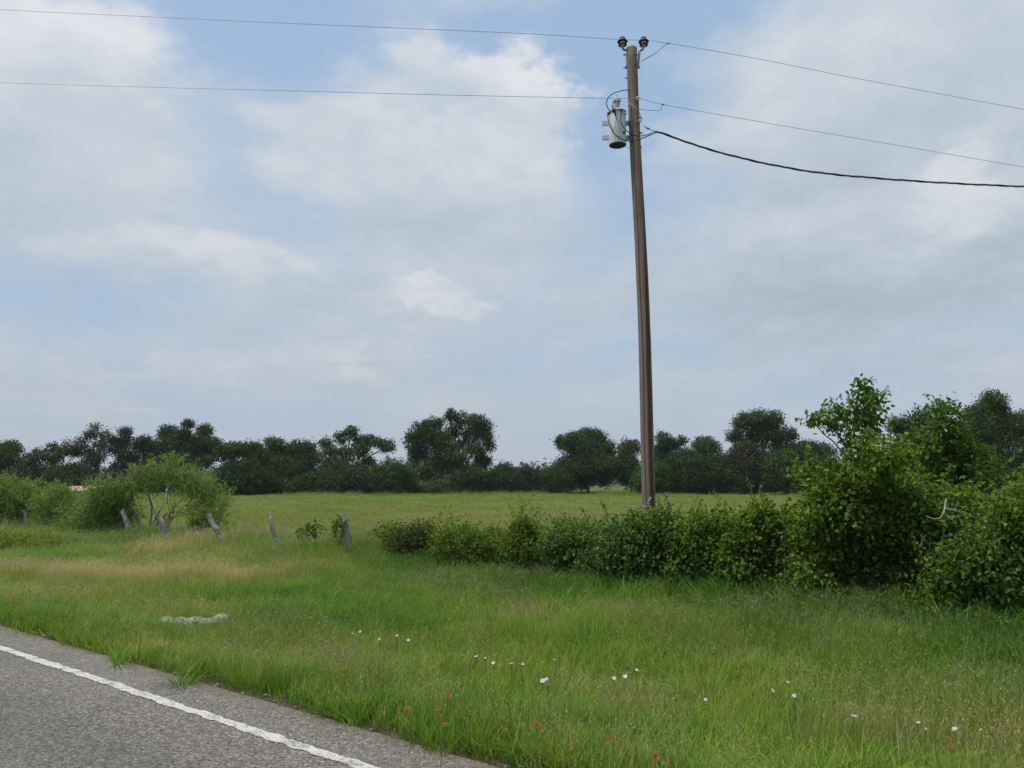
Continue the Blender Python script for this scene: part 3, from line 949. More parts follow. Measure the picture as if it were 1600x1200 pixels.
FP = [fence_post('dark fence post half buried in the leftmost mesquite', (38, 797), (41, 812), .04, 1),
      fence_post('pale grey fence post leaning left of the bare mesquite stems', (192, 799), (203, 826), .085, 2),
      fence_post('short broken fence post stub at the foot of the dead branches', (250, 812), (254, 825), .085, 3),
      fence_post('grey fence post leaning beside the mesquite crown at field edge', (325, 804), (340, 832), .072, 4),
      fence_post('lone pointed fence post leaning left in open grass', (420, 806), (433, 846), .062, 5),
      fence_post('split grey fence post wrapped in vine', (536, 808), (546, 862), .075, 6, True)]
m_wire = plain_mat("rusty_wire", (0.10, 0.085, 0.075), .7, metal=.3)
for hh, lb in ((.35, 'upper rusty strand of fence wire strung between leaning posts'), (-.02, 'lower rusty strand of fence wire near the grass tops')):
    mb = MB()
    P = []
    seq = [np.array([*un(42, N_FENCE), hh + .15])] + [a + (c - a) * (hh + .32 - .0) / max((c - a)[2], .3) * .9 for c, a in FP] + \
          [np.array([*un(u, N_FENCE), hh]) for u in (8, 4.5, 1, -3, -8, -14)]
    seq = [s for s in seq]
    for k in range(len(seq) - 1):
        t = np.linspace(0, 1, 7)[:-1, None]
        s_ = seq[k] + (seq[k + 1] - seq[k]) * t
        s_[:, 2] -= .05 * np.sin(t[:, 0] * math.pi)
        P.append(s_)
    P = np.concatenate(P)
    mb.tube(P, .0022, 5)
    tag(mb.build('fence_wire', m_wire), lb, 'wire', 'fence wire strands')

# ------------------------------------------------------------------ utility pole
PY = 14.5
ptop = at(990, 76, PY)
pmid = at(1010.5, 790, PY)
pgz = float(ground_z(pmid[0] + .02, PY))
pbase = np.array([pmid[0] + .035, PY, pgz])
m_pole, b = new_mat("creosoted_pole_wood")
o = b.node('ShaderNodeTexCoord').outputs['Object']
ox, oy, oz = b.sep(o)
ang = b.m('ARCTAN2', ox, b.m('MULTIPLY', oy, -1.0))       # 0 faces the road
g = b.noise(b.combine(b.m('MULTIPLY', ang, 5.0), b.m('MULTIPLY', oz, 0.35), 0.0), 2.2, 7, 0.68)
gf = b.noise(b.combine(b.m('MULTIPLY', ang, 26.0), b.m('MULTIPLY', oz, 1.1), 2.0), 1.6, 4, 0.6)
c = b.mix(b.ss(g, .3, .7), (0.120, 0.084, 0.062), (0.275, 0.222, 0.178))
c = b.mix(b.m('MULTIPLY', b.ss(gf, .56, .78), .45), c, (0.045, 0.030, 0.022))
c = b.mix(b.m('MULTIPLY', b.ss(b.noise(o, 2.3, 4, .65), .5, .7), .45), c, (0.16, 0.105, 0.075))
wobble = b.m('MULTIPLY_ADD', b.noise(b.combine(0.0, 0.0, oz), 0.9, 3), 1.0, -0.5)
ang2 = b.m('MULTIPLY_ADD', wobble, 0.45, ang)
strip = b.m('MULTIPLY', b.ss(ang2, -0.12, 0.10), b.ss(ang2, 0.85, 0.55))
low = b.ss(oz, 9.2, 5.0)
c = b.mix(b.m('MULTIPLY', strip, b.m('MULTIPLY', low, .78)), c, (0.050, 0.026, 0.019))
grey = b.m('MULTIPLY', b.ss(ang2, -0.1, -0.5), b.ss(oz, 7.0, 2.0))
c = b.mix(b.m('MULTIPLY', grey, .6), c, (0.155, 0.145, 0.140))
finish(b, c, .88, bump=b.m('MULTIPLY_ADD', gf, .5, g), bstr=.5, bdist=.012, spec=.15)

pole = thing('utility_pole', 'tall weathered wooden utility pole standing in the hedge', 'utility pole', pbase)
k, seg = 34, 22
tt = np.linspace(0, 1, k)
rng = np.random.default_rng(3)
cen = pbase + (np.array([ptop[0], PY, ptop[2]]) - pbase) * tt[:, None]
cen[0, 2] -= .3
cen[:, 0] += .034 * np.sin(tt * math.pi * 1.3 + .4) - .012 * np.sin(tt * 9)
mb = MB()
a_ = np.linspace(0, 2 * math.pi, seg, endpoint=False)
rad = np.interp(tt, [0, 1], [.129, .105])
V = []
for i in range(k):
    rr = rad[i] * (1 + .008 * np.sin(a_ * 3 + i * .25) + .007 * rng.normal(size=seg))
    V.append(cen[i] + np.stack([np.cos(a_) * rr, np.sin(a_) * rr, 0 * a_], -1))
rr = rad[-1] * .93
V.append(cen[-1] + np.stack([np.cos(a_) * rr, np.sin(a_) * rr, 0 * a_ + .012], -1))
V = np.concatenate(V)
kk = k + 1
i = np.arange(kk - 1)[:, None] * seg
j = np.arange(seg)[None]
q = np.stack([i + j, i + (j + 1) % seg, i + seg + (j + 1) % seg, i + seg + j], -1).reshape(-1, 4)
mb.add(V, q)
mb.add(np.concatenate([V[-seg:], cen[-1][None] + np.array([0, 0, .02])]), [[s, (s + 1) % seg, seg] for s in range(seg)])
mb.build('shaft', m_pole, pole, smooth=True)
m_galv = plain_mat("galvanised_steel", (0.30, 0.31, 0.33), .5, metal=.6)
m_dark = plain_mat("dark_glazed_porcelain", (0.022, 0.020, 0.020), .22, .5)
m_pale = plain_mat("pale_grey_porcelain", (0.62, 0.62, 0.61), .35, .5)
m_tank = plain_mat("grey_transformer_paint", (0.56, 0.60, 0.60), .42, .4, var=.12, scale=5)
m_tankb = plain_mat("dark_tank_bottom", (0.11, 0.095, 0.07), .8)  # underside coloured darker and browner than the tank sides
m_cable = plain_mat("black_cable_sheath", (0.020, 0.020, 0.024), .6)
m_alu = plain_mat("bare_aluminium_wire", (0.24, 0.24, 0.25), .5, metal=.3)
m_copper = plain_mat("pale_bare_wire", (0.50, 0.50, 0.48), .5)


def pp(px, py, dy=0.0):
    return at(px, py, PY + dy)


def on_pole(z):
    t_ = (z - pbase[2]) / (ptop[2] - pbase[2])
    return np.array([np.interp(t_, tt, cen[:, 0]), PY, z]), float(np.interp(t_, tt, rad))


ins_top = []
for px, s in ((972.5, -1), (1005.5, 1)):
    topc = pp(px, 58.5)
    botc = pp(px + s * 0, 71.5)
    w = .088
    h = topc[2] - botc[2]
    br = MB()
    z0 = ptop[2] - .42
    c0, r0_ = on_pole(z0)
    strap = np.array([c0[0] + s * (r0_ + .012), PY, z0])
    strap2 = np.array([ptop[0] + s * (.118), PY, ptop[2] - .03])
    bend = np.array([botc[0] - s * .005, PY, botc[2] - .06])
    pts = np.array([strap, (strap + strap2) / 2, strap2, strap2 * .45 + bend * .55 - np.array([0, 0, .02]), bend, botc])
    t = np.linspace(0, 1, 24)
    P = np.stack([np.interp(t, np.linspace(0, 1, 6), pts[:, q_]) for q_ in range(3)], -1)
    P[1:-1] = (P[:-2] + P[1:-1] * 2 + P[2:]) / 4
    br.tube(P, .024, 10)
    bo = br.build('insulator_bracket', m_galv, pole, smooth=True)
    for zz in (ptop[2] - .13, ptop[2] - .40):
        bz = MB()
        cc, rr = on_pole(zz)
        bz.tube([cc + np.array([s * (rr - .01), 0, 0]), cc + np.array([s * (rr + .075 if s < 0 else rr + .05), 0, 0])], .011, 8)
        bz.tube([cc + np.array([s * (rr + .024), 0, 0]), cc + np.array([s * (rr + .042), 0, 0])], .022, 6)
        bz.build('bolt', m_galv, bo)
    ib = MB()
    cx = np.array([topc[0], PY, botc[2]])
    core = [(.0, -.01), (.034, -.01), (.044, .01), (.046, h * .30), (.050, h * .7), (.042, h * .88), (.03, h), (0, h)]
    ib.lathe(cx, core, 20)
    io = ib.build('insulator', m_pale, pole, smooth=True)
    for fz, wd in ((.10, .086), (.50, .104), (.90, .058)):
        sk = MB()
        z_ = h * fz
        sk.lathe(cx, [(.040, z_ + .016), (wd * .72, z_ + .013), (wd, z_ + .003), (wd, z_ - .007), (wd * .7, z_ - .004), (.040, z_ - .002)], 24)
        if fz > .8:
            sk.lathe(cx, [(0, z_ + .030), (.03, z_ + .028), (wd * .74, z_ + .0125)], 24)
        sk.build('skirt', m_dark, io, smooth=True)
    ins_top.append(np.array([topc[0], PY - .0, botc[2] + h * .70]))

# bolts, nail heads and the small spool insulators on the shaft
bh = 0
for px, py, kind in ((991, 90, 0), (991, 106, 0), (993, 122, 0), (995, 159, 1), (996, 194, 2), (998, 211, 0), (1001, 231, 0), (985, 122, 3), (1003, 184, 3), (1003, 208, 3)):
    p0 = pp(px, py)
    cc, rr = on_pole(p0[2])
    dx = np.clip((p0[0] - cc[0]) / rr, -.95, .95)
    mb = MB()
    if kind == 3:
        s = np.sign(dx)
        mb.tube([cc + np.array([s * (rr - .02), 0, 0]), cc + np.array([s * (rr + .055), -.01, 0])], .010, 8)
        mb.tube([cc + np.array([s * (rr + .002), 0, 0]), cc + np.array([s * (rr + .018), 0, 0])], .02, 6)
        mb.build('bolt', m_galv, pole)
        continue
    f0 = cc + np.array([dx * rr, -rr * math.sqrt(1 - dx * dx), 0])
    out = np.array([dx * .3, -1.0, 0]) / math.hypot(dx * .3, 1)
    if kind == 0:
        mb.tube([f0 - out * .01, f0 + out * .012], .016, 8)
        mb.build('bolt', m_dark, pole)
    elif kind == 1:
        th = np.linspace(0, 2 * math.pi, 21)
        ring = f0 + out * .05 + np.stack([np.cos(th) * .030, 0 * th, np.sin(th) * .030], -1)
        mb.tube(ring, .016, 8, caps=False)
        io = mb.build('spool_insulator', m_pale, pole, smooth=True)
        MB().tube([f0 - out * .01, f0 + out * .06], .013, 8).build('bolt', m_dark, io)
        spool = f0 + out * .05
    else:
        mb.box(f0 + out * .03 + np.array([0, 0, -.01]), (.055, .06, .05))
        mb.tube([f0 + out * .03 + np.array([.02, 0, .03]), f0 + out * .05 + np.array([.06, 0, .035])], .012, 8)
        mb.build('service_clevis', m_galv, pole)
# ground wire stapled down the pole
gw = []
for z in np.linspace(pp(990, 170)[2], pgz + .3, 40):
    cc, rr = on_pole(z)
    th = -.55 + .05 * math.sin(z * 2.1)
    gw.append(cc + np.array([math.sin(th) * (rr + .006), -math.cos(th) * (rr + .006), 0]))
MB().tube(gw, .005, 6).build('ground_wire', m_cable, pole)

# ------------------------------------------------------------------ transformer
tc = pp(964.5, 204, -.02)
tx, tyy = tc[0], PY - .03
zb, zt = pp(964, 228)[2], pp(964, 178)[2]
tr = thing('pole_transformer', 'grey can transformer hung on left side of the utility pole', 'transformer', (tx, tyy, zb))
TR = .170
H = zt - zb
c0 = np.array([tx, tyy, zb])
MB().lathe(c0, [(TR * .99, 0), (TR, .012), (TR, H * .5), (TR, H - .01), (TR * .98, H)], 36).build('tank', m_tank, tr, smooth=True)
MB().lathe(c0, [(TR * .99, 0.0), (TR * .93, -.004), (TR * .90, .022), (0, .024)], 36).build('tank_bottom', m_tankb, tr, smooth=True)
lid = MB().lathe(c0 + np.array([0, 0, H]), [(TR * .97, -.012), (TR * 1.13, -.010), (TR * 1.13, .012), (TR * 1.02, .022), (TR * .7, .058), (.05, .075), (0, .077)], 36).build('lid', m_tank, tr, smooth=True)
bb = MB()
z = H + .07
prof = [(.040, z - .03)]
for s in range(6):
    prof += [(.036, z + s * .026), (.056, z + s * .026 + .008), (.056, z + s * .026 + .014), (.036, z + s * .026 + .022)]
bush = bb.lathe(c0, prof, 24).build('bushing', m_pale, tr, smooth=False)
z2 = z + 6 * .026
MB().lathe(c0, [(.036, z2 - .01), (.070, z2 - .006), (.076, z2 + .012), (.076, z2 + .036), (.066, z2 + .05), (.060, z2 + .06), (.052, z2 + .09), (.028, z2 + .102), (0, z2 + .104)], 24).build('cap', plain_mat("bushing_cap", (0.42, 0.42, 0.36), .6), bush, smooth=True)
MB().tube([c0 + np.array([0, 0, z2 + .10]), c0 + np.array([.004, 0, z2 + .16])], .008, 8).build('terminal', m_galv, bush)
for py, hgt_ in ((190, .085), (212.5, .085)):
    zz = pp(964, py)[2]
    x0, x1 = pp(941.5, py)[0], on_pole(zz)[0][0] - .06
    y_ = tyy + TR * .55
    mb = MB().box(((x0 + x1) / 2, y_, zz), (x1 - x0, .012, hgt_))
    mb.box(((x0 + x1) / 2, y_ + .018, zz + hgt_ / 2 - .005), (x1 - x0, .034, .010))
    mb.box(((x0 + x1) / 2, y_ + .018, zz - hgt_ / 2 + .005), (x1 - x0, .034, .010))
    mb.build('hanger_bracket', m_tank, tr)


def face_pt(px, py, out=.02):
    p = pp(px, py)
    dx = np.clip((p[0] - tx) / TR, -.98, .98)
    return np.array([tx + dx * (TR + out), tyy - math.sqrt(1 - dx * dx) * (TR + out), p[2]])


for px, py in ((951.5, 181), (968.5, 179.5), (974, 183)):
    a, c = face_pt(px, py, -.01), face_pt(px, py, .05)
    MB().tube(np.linspace(a, c, 6), [.026, .026, .020, .024, .016, .014], 12).build('low_voltage_bushing', m_dark if px < 973 else m_tank, tr, smooth=True)
ar = MB()
ar.tube([face_pt(957.5, 175, .05), face_pt(958.5, 180, .045), face_pt(959.2, 184, .045)], [.014, .024, .026], 10)
ar.tube([face_pt(959.2, 184, .045), face_pt(960.5, 189.5, .045)], [.014, .018], 10)
ar.build('arrester', m_dark, tr, smooth=True)
MB().box(face_pt(961, 191, .02), (.03, .03, .035)).build('arrester_mount', m_tank, tr)
MB().tube([face_pt(972.5, 213, -.01), face_pt(972.5, 213, .045)], [.022, .014], 8).build('ground_lug', m_dark, tr)


def smooth_path(pts, k=40):
    pts = np.asarray(pts, float)
    n = len(pts)
    P = np.concatenate([[2 * pts[0] - pts[1]], pts, [2 * pts[-1] - pts[-2]]])
    out = []
    for s in np.linspace(0, n - 1 - 1e-6, k):
        i_ = int(s)
        f = s - i_
        p0, p1, p2, p3 = P[i_:i_ + 4]
        out.append(.5 * ((2 * p1) + (p2 - p0) * f + (2 * p0 - 5 * p1 + 4 * p2 - p3) * f * f + (3 * p1 - p0 - 3 * p2 + p3) * f ** 3))
    return np.array(out)


def lead(pts, r_, mat, name='lead_wire'):
    MB().tube(smooth_path(pts), r_, 7).build(name, mat, tr, smooth=True)


F = -.30
lead([pp(985, 140, -.05), pp(970, 142, -.2), pp(955, 148, -.3), pp(948, 158, F), pp(949, 167, F), pp(953, 173, -.28)], .009, m_cable)
lead([pp(961.5, 156, -.1), pp(958, 160, -.22), pp(956.5, 168, F), pp(957.5, 176, F)], .007, m_cable)
lead([pp(970, 157, -.1), pp(981, 160, -.2), pp(992, 167, -.26), pp(998, 174, -.22), pp(1001, 183, -.12), pp(1002, 192, -.04)], .006, m_copper)
lead([face_pt(951.5, 181, .05), pp(951, 190, F), pp(954, 199, F), pp(962, 211, F), pp(973, 218.5, F), pp(985, 220.5, F), pp(997, 218.5, F), pp(1010, 213.5, -.2), pp(1027, 206.5, -.05)], .010, m_cable)
lead([face_pt(968.5, 179.5, .05), pp(969.5, 186, F), pp(973, 197, F), pp(980, 205, F), pp(988, 210.5, F), pp(998, 212.5, F), pp(1010, 211, -.2), pp(1023, 205.5, -.05)], .009, m_cable)
lead([pp(961, 190, -.24), pp(962.5, 194, -.24), pp(960, 201, -.24), pp(958.5, 206, -.24), pp(963, 212, -.24), pp(972, 213.5, -.24)], .004, m_cable)
lead([pp(978, 227, -.1), pp(980, 230.5, -.1), pp(984, 232, -.12), pp(989, 231.5, -.14)], .004, m_copper)
lead([pp(970, 163, -.1), pp(978, 165.5, -.16), pp(990, 168.5, -.2), pp(1006, 171.5, -.1), pp(1032, 172.5, .15), pp(1033, 166, .15)], .005, m_alu)
tie = MB().tube([pp(1002, 96, 0), pp(1026, 82, .1), pp(1043, 67, .25)], .008, 6).build('tie_wire', m_alu, pole)


# ------------------------------------------------------------------ overhead wires
def line_through(px0, py0, zz, sag=0.0):
    """point on the pixel ray at height zz"""
    x, f, w = ray(px0, py0)
    k_ = (zz - sag - EYE) / w
    return np.array([x * k_, f * k_, zz - sag])


def span(a, e, sag, k=60, ext=2.2):
    t = np.linspace(0, ext, k)[:, None]
    p = a + (e - a) * t
    T = ext * 1.6
    p[:, 2] -= sag * 4 * (t[:, 0] / T) * (1 - t[:, 0] / T)
    return p


def screen_span(a, pix, Yend, k=70, ext=1.8):
    """wire leaving point a; the pixels give its slope, Yend the distance of the last one"""
    ys = np.linspace(a[1], Yend, len(pix) + 1)[1:]
    pts = [a] + [at(px, py, y) for (px, py), y in zip(pix, ys)]
    d_ = pts[-1] - pts[-2]
    for s in range(1, 8):
        pts.append(pts[-1] + d_ * 1.5 + np.array([0, 0, .02 * s]))
    return smooth_path(pts, k)


zl = ins_top[0][2]
left = screen_span(ins_top[0], [(840, 53.5), (640, 44.5), (420, 35), (200, 24.5), (0, 15)], 12.6)
right = screen_span(ins_top[1], [(1043, 67.5), (1180, 91), (1320, 119), (1460, 145), (1600, 171)], 16.9)
bridge = np.linspace(ins_top[0], ins_top[1], 5)[1:-1]
MB().tube(np.concatenate([left[::-1], bridge, right]), .0042, 6).build('power_wire', m_alu)
tag(bpy.data.objects['power_wire'], 'topmost thin power wire carried on the two pole-top insulators', 'power line', 'overhead wires')
left = screen_span(spool + np.array([-.03, -.01, .0]), [(945, 153.5), (700, 148.5), (460, 142), (230, 136), (0, 129)], 12.6)
right = screen_span(spool + np.array([.03, -.01, -.0]), [(1040, 164), (1180, 189), (1320, 213), (1460, 237), (1600, 261)], 16.9)
MB().tube(np.concatenate([left[::-1], right]), .0042, 6).build('neutral_wire', m_alu)
tag(bpy.data.objects['neutral_wire'], 'second thin wire passing the pole at transformer height', 'power line', 'overhead wires')
sv = screen_span(pp(1024, 206, -.03), [(1040, 210), (1100, 231), (1180, 252), (1270, 268.5), (1370, 278.5), (1480, 286), (1600, 291.5)], 16.0, k=420)
svc = thing('service_cable', 'thick black twisted service cable sagging away to the right', 'cable', sv[0], "overhead wires")
arc = np.concatenate([[0], np.cumsum(np.linalg.norm(np.diff(sv, axis=0), axis=1))])
for s in range(3):
    ph = arc * 2 * math.pi / .95 + s * 2 * math.pi / 3
    off = np.stack([0 * ph, np.cos(ph), np.sin(ph)], -1) * .0125
    MB().tube(sv + off, .0115 if s < 2 else .0065, 7).build('conductor', m_cable if s < 2 else m_alu, svc, smooth=True)
MB().tube([pp(1005, 197, -.05), pp(1010, 199.5, -.04), pp(1024, 206, -.03)], .006, 6).build('messenger_wire', m_alu, svc)
MB().tube(np.linspace(pp(1008, 198.6, -.04), pp(1015.5, 202, -.04), 6), [.006, .014, .02, .022, .02, .008], 10).build('wedge_clamp', m_galv, svc, smooth=True)
for px, py in ((1043.5, 67.5), (1036, 163.5)):
    y_ = PY + .25
    nm = MB().tube(np.linspace(at(px - 2.5, py - .6, y_), at(px + 2.5, py + .6, y_), 4), [.008, .018, .018, .008], 8)
    nm.build('splice_clamp', m_galv, bpy.data.objects['power_wire' if py < 100 else 'neutral_wire'], origin=(0, 0, 0))

# ------------------------------------------------------------------ small blossoming vine at the pole foot
vn_root = thing('blossoming_vine', 'thin vine with tiny white blossoms climbing the pole foot', 'plant', pbase + np.array([0, -.2, 0]))
vp = smooth_path([pp(1008, 850, -.35), pp(1010, 815, -.25), pp(1012, 797, -.2), pp(1013, 787, -.17), pp(1016, 778, -.16)], 20)
MB().tube(vp, .004, 5).build('stem', m_twig, vn_root)
m_white = plain_mat("white_petal", (0.46, 0.42, 0.46), .8, var=.2)
m_pink = plain_mat("pale_pink_petal", (0.44, 0.31, 0.37), .8, var=.2)
m_red = plain_mat("red_orange_petal", (0.22, 0.035, 0.016), .8, var=.35)
m_orange = plain_mat("orange_petal", (0.28, 0.075, 0.022), .8, var=.35)
m_yel = plain_mat("yellow_centre", (0.60, 0.50, 0.10), .7)
m_redc = plain_mat("dark_red_centre", (0.10, 0.020, 0.015), .7)
m_gstem = plain_mat("green_flower_stem", (0.09, 0.15, 0.035), .6)


def blossom(mb, c, r_, rng, petals=4, cup=.25, face=None, mat=0):
    face = unit(np.array([rng.normal() * .35, -.8 + rng.normal() * .4, 1.0])) if face is None else face
    s_ = unit(np.cross(face, [.3, 1, .1]))
    t_ = np.cross(face, s_)
    a0 = rng.random() * 6
    for k_ in range(petals):
        a = a0 + k_ * 2 * math.pi / petals
        d_ = math.cos(a) * s_ + math.sin(a) * t_
        w_ = -math.sin(a) * s_ + math.cos(a) * t_
        wd = r_ * (1.25 if petals == 4 else .62) * math.pi / petals * 1.0
        pts = [c, c + d_ * r_ * .5 + w_ * wd * .5 + face * r_ * cup * .5, c + d_ * r_ * .95 + w_ * wd * .42 + face * r_ * cup,
               c + d_ * r_ * 1.02 + face * r_ * cup * .9, c + d_ * r_ * .95 - w_ * wd * .42 + face * r_ * cup, c + d_ * r_ * .5 - w_ * wd * .5 + face * r_ * cup * .5]
        mb.add(pts, [[0, 1, 2, 3], [0, 3, 4, 5]], mat)
    return face


rng = np.random.default_rng(15)
for px, py in ((1016, 778), (1014.5, 781), (1012, 787), (1012, 792), (1007, 791)):
    mb = MB()
    blossom(mb, pp(px, py, -.17), .022, rng, 5, .3, unit(np.array([0, -1, .4])))
    mb.build('blossom', m_white, vn_root)

# ------------------------------------------------------------------ pale rubble slab in the grass
rng = np.random.default_rng(21)
sc_ = hit(294, 972, -.19)
slab = thing('rubble_slab', 'pale broken stone slab lying bare in the roadside grass', 'rock', (sc_[0], sc_[1], float(ground_z(sc_[0], sc_[1]))))
m_lime, b = new_mat("pale_limestone")
o = b.node('ShaderNodeTexCoord').outputs['Object']
g = b.noise(o, 9, 6, .65)
g2 = b.noise(o, 45, 4, .7)
c = b.mix(b.ss(g, .3, .7), (0.25, 0.23, 0.18), (0.44, 0.42, 0.37))
c = b.mix(b.m('MULTIPLY', b.ss(g2, .5, .8), .6), c, (0.13, 0.11, 0.08))
finish(b, c, .9, bump=b.m('MULTIPLY_ADD', g2, .4, g), bstr=.9, bdist=.03, spec=.15)
gz = float(ground_z(sc_[0], sc_[1]))


def stone(mb, c, r_, rng, flat=.4):
    k_, s_ = 4, 8
    a = np.linspace(0, 2 * math.pi, s_, endpoint=False)
    V = []
    for i_ in range(k_):
        ph = (i_ + .5) / k_ * math.pi
        rr = np.sin(ph) * (1 + .28 * rng.normal(size=s_))
        V.append(np.stack([np.cos(a) * rr * r_[0], np.sin(a) * rr * r_[1], np.cos(ph) * r_[2] * (1 + .15 * rng.normal(size=s_))], -1))
    V = np.concatenate(V + [np.array([[0, 0, r_[2]], [0, 0, -r_[2]]])])
    i_ = np.arange(k_ - 1)[:, None] * s_
    j_ = np.arange(s_)[None]
    q_ = np.stack([i_ + j_, i_ + s_ + j_, i_ + s_ + (j_ + 1) % s_, i_ + (j_ + 1) % s_], -1).reshape(-1, 4)
    n0 = mb.n
    mb.add(V + np.asarray(c), q_)
    top_ = [[k_ * s_, jj, (jj + 1) % s_] for jj in range(s_)]
    bot_ = [[k_ * s_ + 1, (k_ - 1) * s_ + (jj + 1) % s_, (k_ - 1) * s_ + jj] for jj in range(s_)]
    mb.f.append((np.array(top_ + bot_) + n0, 0, np.full(2 * s_, .5)))


for k_ in range(7):
    mb = MB()
    x = (k_ - 3) * .105 + rng.normal() * .02
    stone(mb, (sc_[0] + x, sc_[1] + rng.normal() * .08, gz + .085 + .012 * rng.normal()), (.11 + .03 * rng.random(), .13 + .04 * rng.random(), .055), rng)
    mb.build('slab_piece', m_lime, slab)
mb = MB()
for k_ in range(90):
    x, y = sc_[0] + rng.normal() * .26, sc_[1] + rng.normal() * .20
    r_ = .012 + .03 * rng.random() ** 2
    stone(mb, (x, y, float(ground_z(x, y)) + r_ * .7 + .05), (r_, r_, r_ * .7), rng)
rb = mb.build('rubble', m_lime, slab)
rb['kind'] = 'stuff'

rng = np.random.default_rng(44)
mb = MB()
for k_ in range(520):
    u_ = rng.uniform(-9, 12)
    n_ = float(edge_n(u_)) + rng.normal() * .09
    x_, y_ = un(u_, n_)
    r_ = .006 + .012 * rng.random() ** 2
    stone(mb, (x_, y_, -.045 + .0 * r_ + (.0 if n_ < edge_n(u_) else -.01) + r_ * .5), (r_, r_ * .8, r_ * .6), rng)
tag(mb.build('shoulder_gravel', plain_mat("crumbled_asphalt", (0.19, 0.175, 0.155), .9, scale=30)), 'loose gravel crumbs along the ragged asphalt edge', 'gravel', kind='stuff')

# ------------------------------------------------------------------ low shed and white post far at the left
shp = at(112, 766, 46)
sg_ = float(ground_z(shp[0], 46))
shed = thing('shed', 'low shed with faded pinkish roof glimpsed over the mesquite', 'shed', (shp[0], 46, sg_))
zr, ze = at(112, 759.5, 46)[2], at(112, 766.5, 46)[2]
m_roof = plain_mat("faded_rust_roof", (0.36, 0.25, 0.21), .7, scale=3)
m_swall = plain_mat("pale_shed_wall", (0.50, 0.46, 0.42), .8, scale=2)
x0, x1 = shp[0] - .5, shp[0] + 1.5
MB().box(((x0 + x1) / 2, 46.9, (sg_ + ze) / 2), (x1 - x0 - .2, 1.6, ze - sg_)).build('wall', m_swall, shed)
mb = MB()
V = np.array([[x0, 45.9, ze], [x1, 45.9, ze], [x1, 46.9, zr], [x0, 46.9, zr], [x0, 47.9, ze], [x1, 47.9, ze]])
V = np.concatenate([V, V - np.array([0, 0, .05])])
mb.add(V, [[0, 1, 2, 3], [3, 2, 5, 4], [7, 6, 9, 8], [8, 9, 10, 11], [0, 6, 7, 1], [4, 5, 11, 10], [0, 3, 9, 6], [3, 4, 10, 9], [1, 7, 8, 2], [2, 8, 11, 5]])
mb.build('roof', m_roof, shed)
MB().box((shp[0] - .12, 46.08, sg_ + .5), (.5, .03, .9)).build('door', plain_mat("shed_door", (0.22, 0.19, 0.17), .8), shed)
wp = at(261, 765, 60)
wg = float(ground_z(wp[0], 60))
post = thing('marker_post', 'small white upright post glimpsed through the mesquite branches', 'post', (wp[0], 60, wg))
ztop = at(261, 755, 60)[2]
MB().tube([(wp[0], 60, wg - .1), (wp[0], 60, ztop - .15), (wp[0] + .02, 60, ztop)], [.05, .05, .03], 10).build('shaft', m_white, post)
MB().lathe((wp[0], 60, ztop - .62), [(.05, 0), (.09, .02), (.10, .14), (.07, .2), (.05, .22)], 12).build('collar', m_white, post, smooth=True)

# ------------------------------------------------------------------ grass (countless: stuff). One mesh holds the tuft shapes and the root points
def blade(mb, base, az, lean, h, w, bend, rng, mat=0, tint=.5, seg=3):
    d_ = np.array([math.cos(az), math.sin(az), 0])
    s_ = np.array([-math.sin(az + rng.normal() * .5), math.cos(az), 0])
    ts = np.linspace(0, 1, seg + 1)
    pts = [base + d_ * h * (lean * t + bend * t * t) + np.array([0, 0, h * (t - .35 * bend * t * t * (1 + lean))]) for t in ts]
    ws = w * np.array([.8, 1.0, .72, .4])[:seg] if seg <= 4 else None
    V = []
    for p, w_ in zip(pts[:-1], ws):
        V += [p - s_ * w_ * .5, p + s_ * w_ * .5]
    V.append(pts[-1])
    q_ = [[2 * i_, 2 * i_ + 1, 2 * i_ + 3, 2 * i_ + 2] for i_ in range(seg - 1)]
    n0 = mb.n
    mb.add(V, q_, mat, tint)
    mb.f.append((np.array([[2 * seg - 2, 2 * seg - 1, 2 * seg]]) + n0, mat, np.array([tint])))
    return pts[-1]


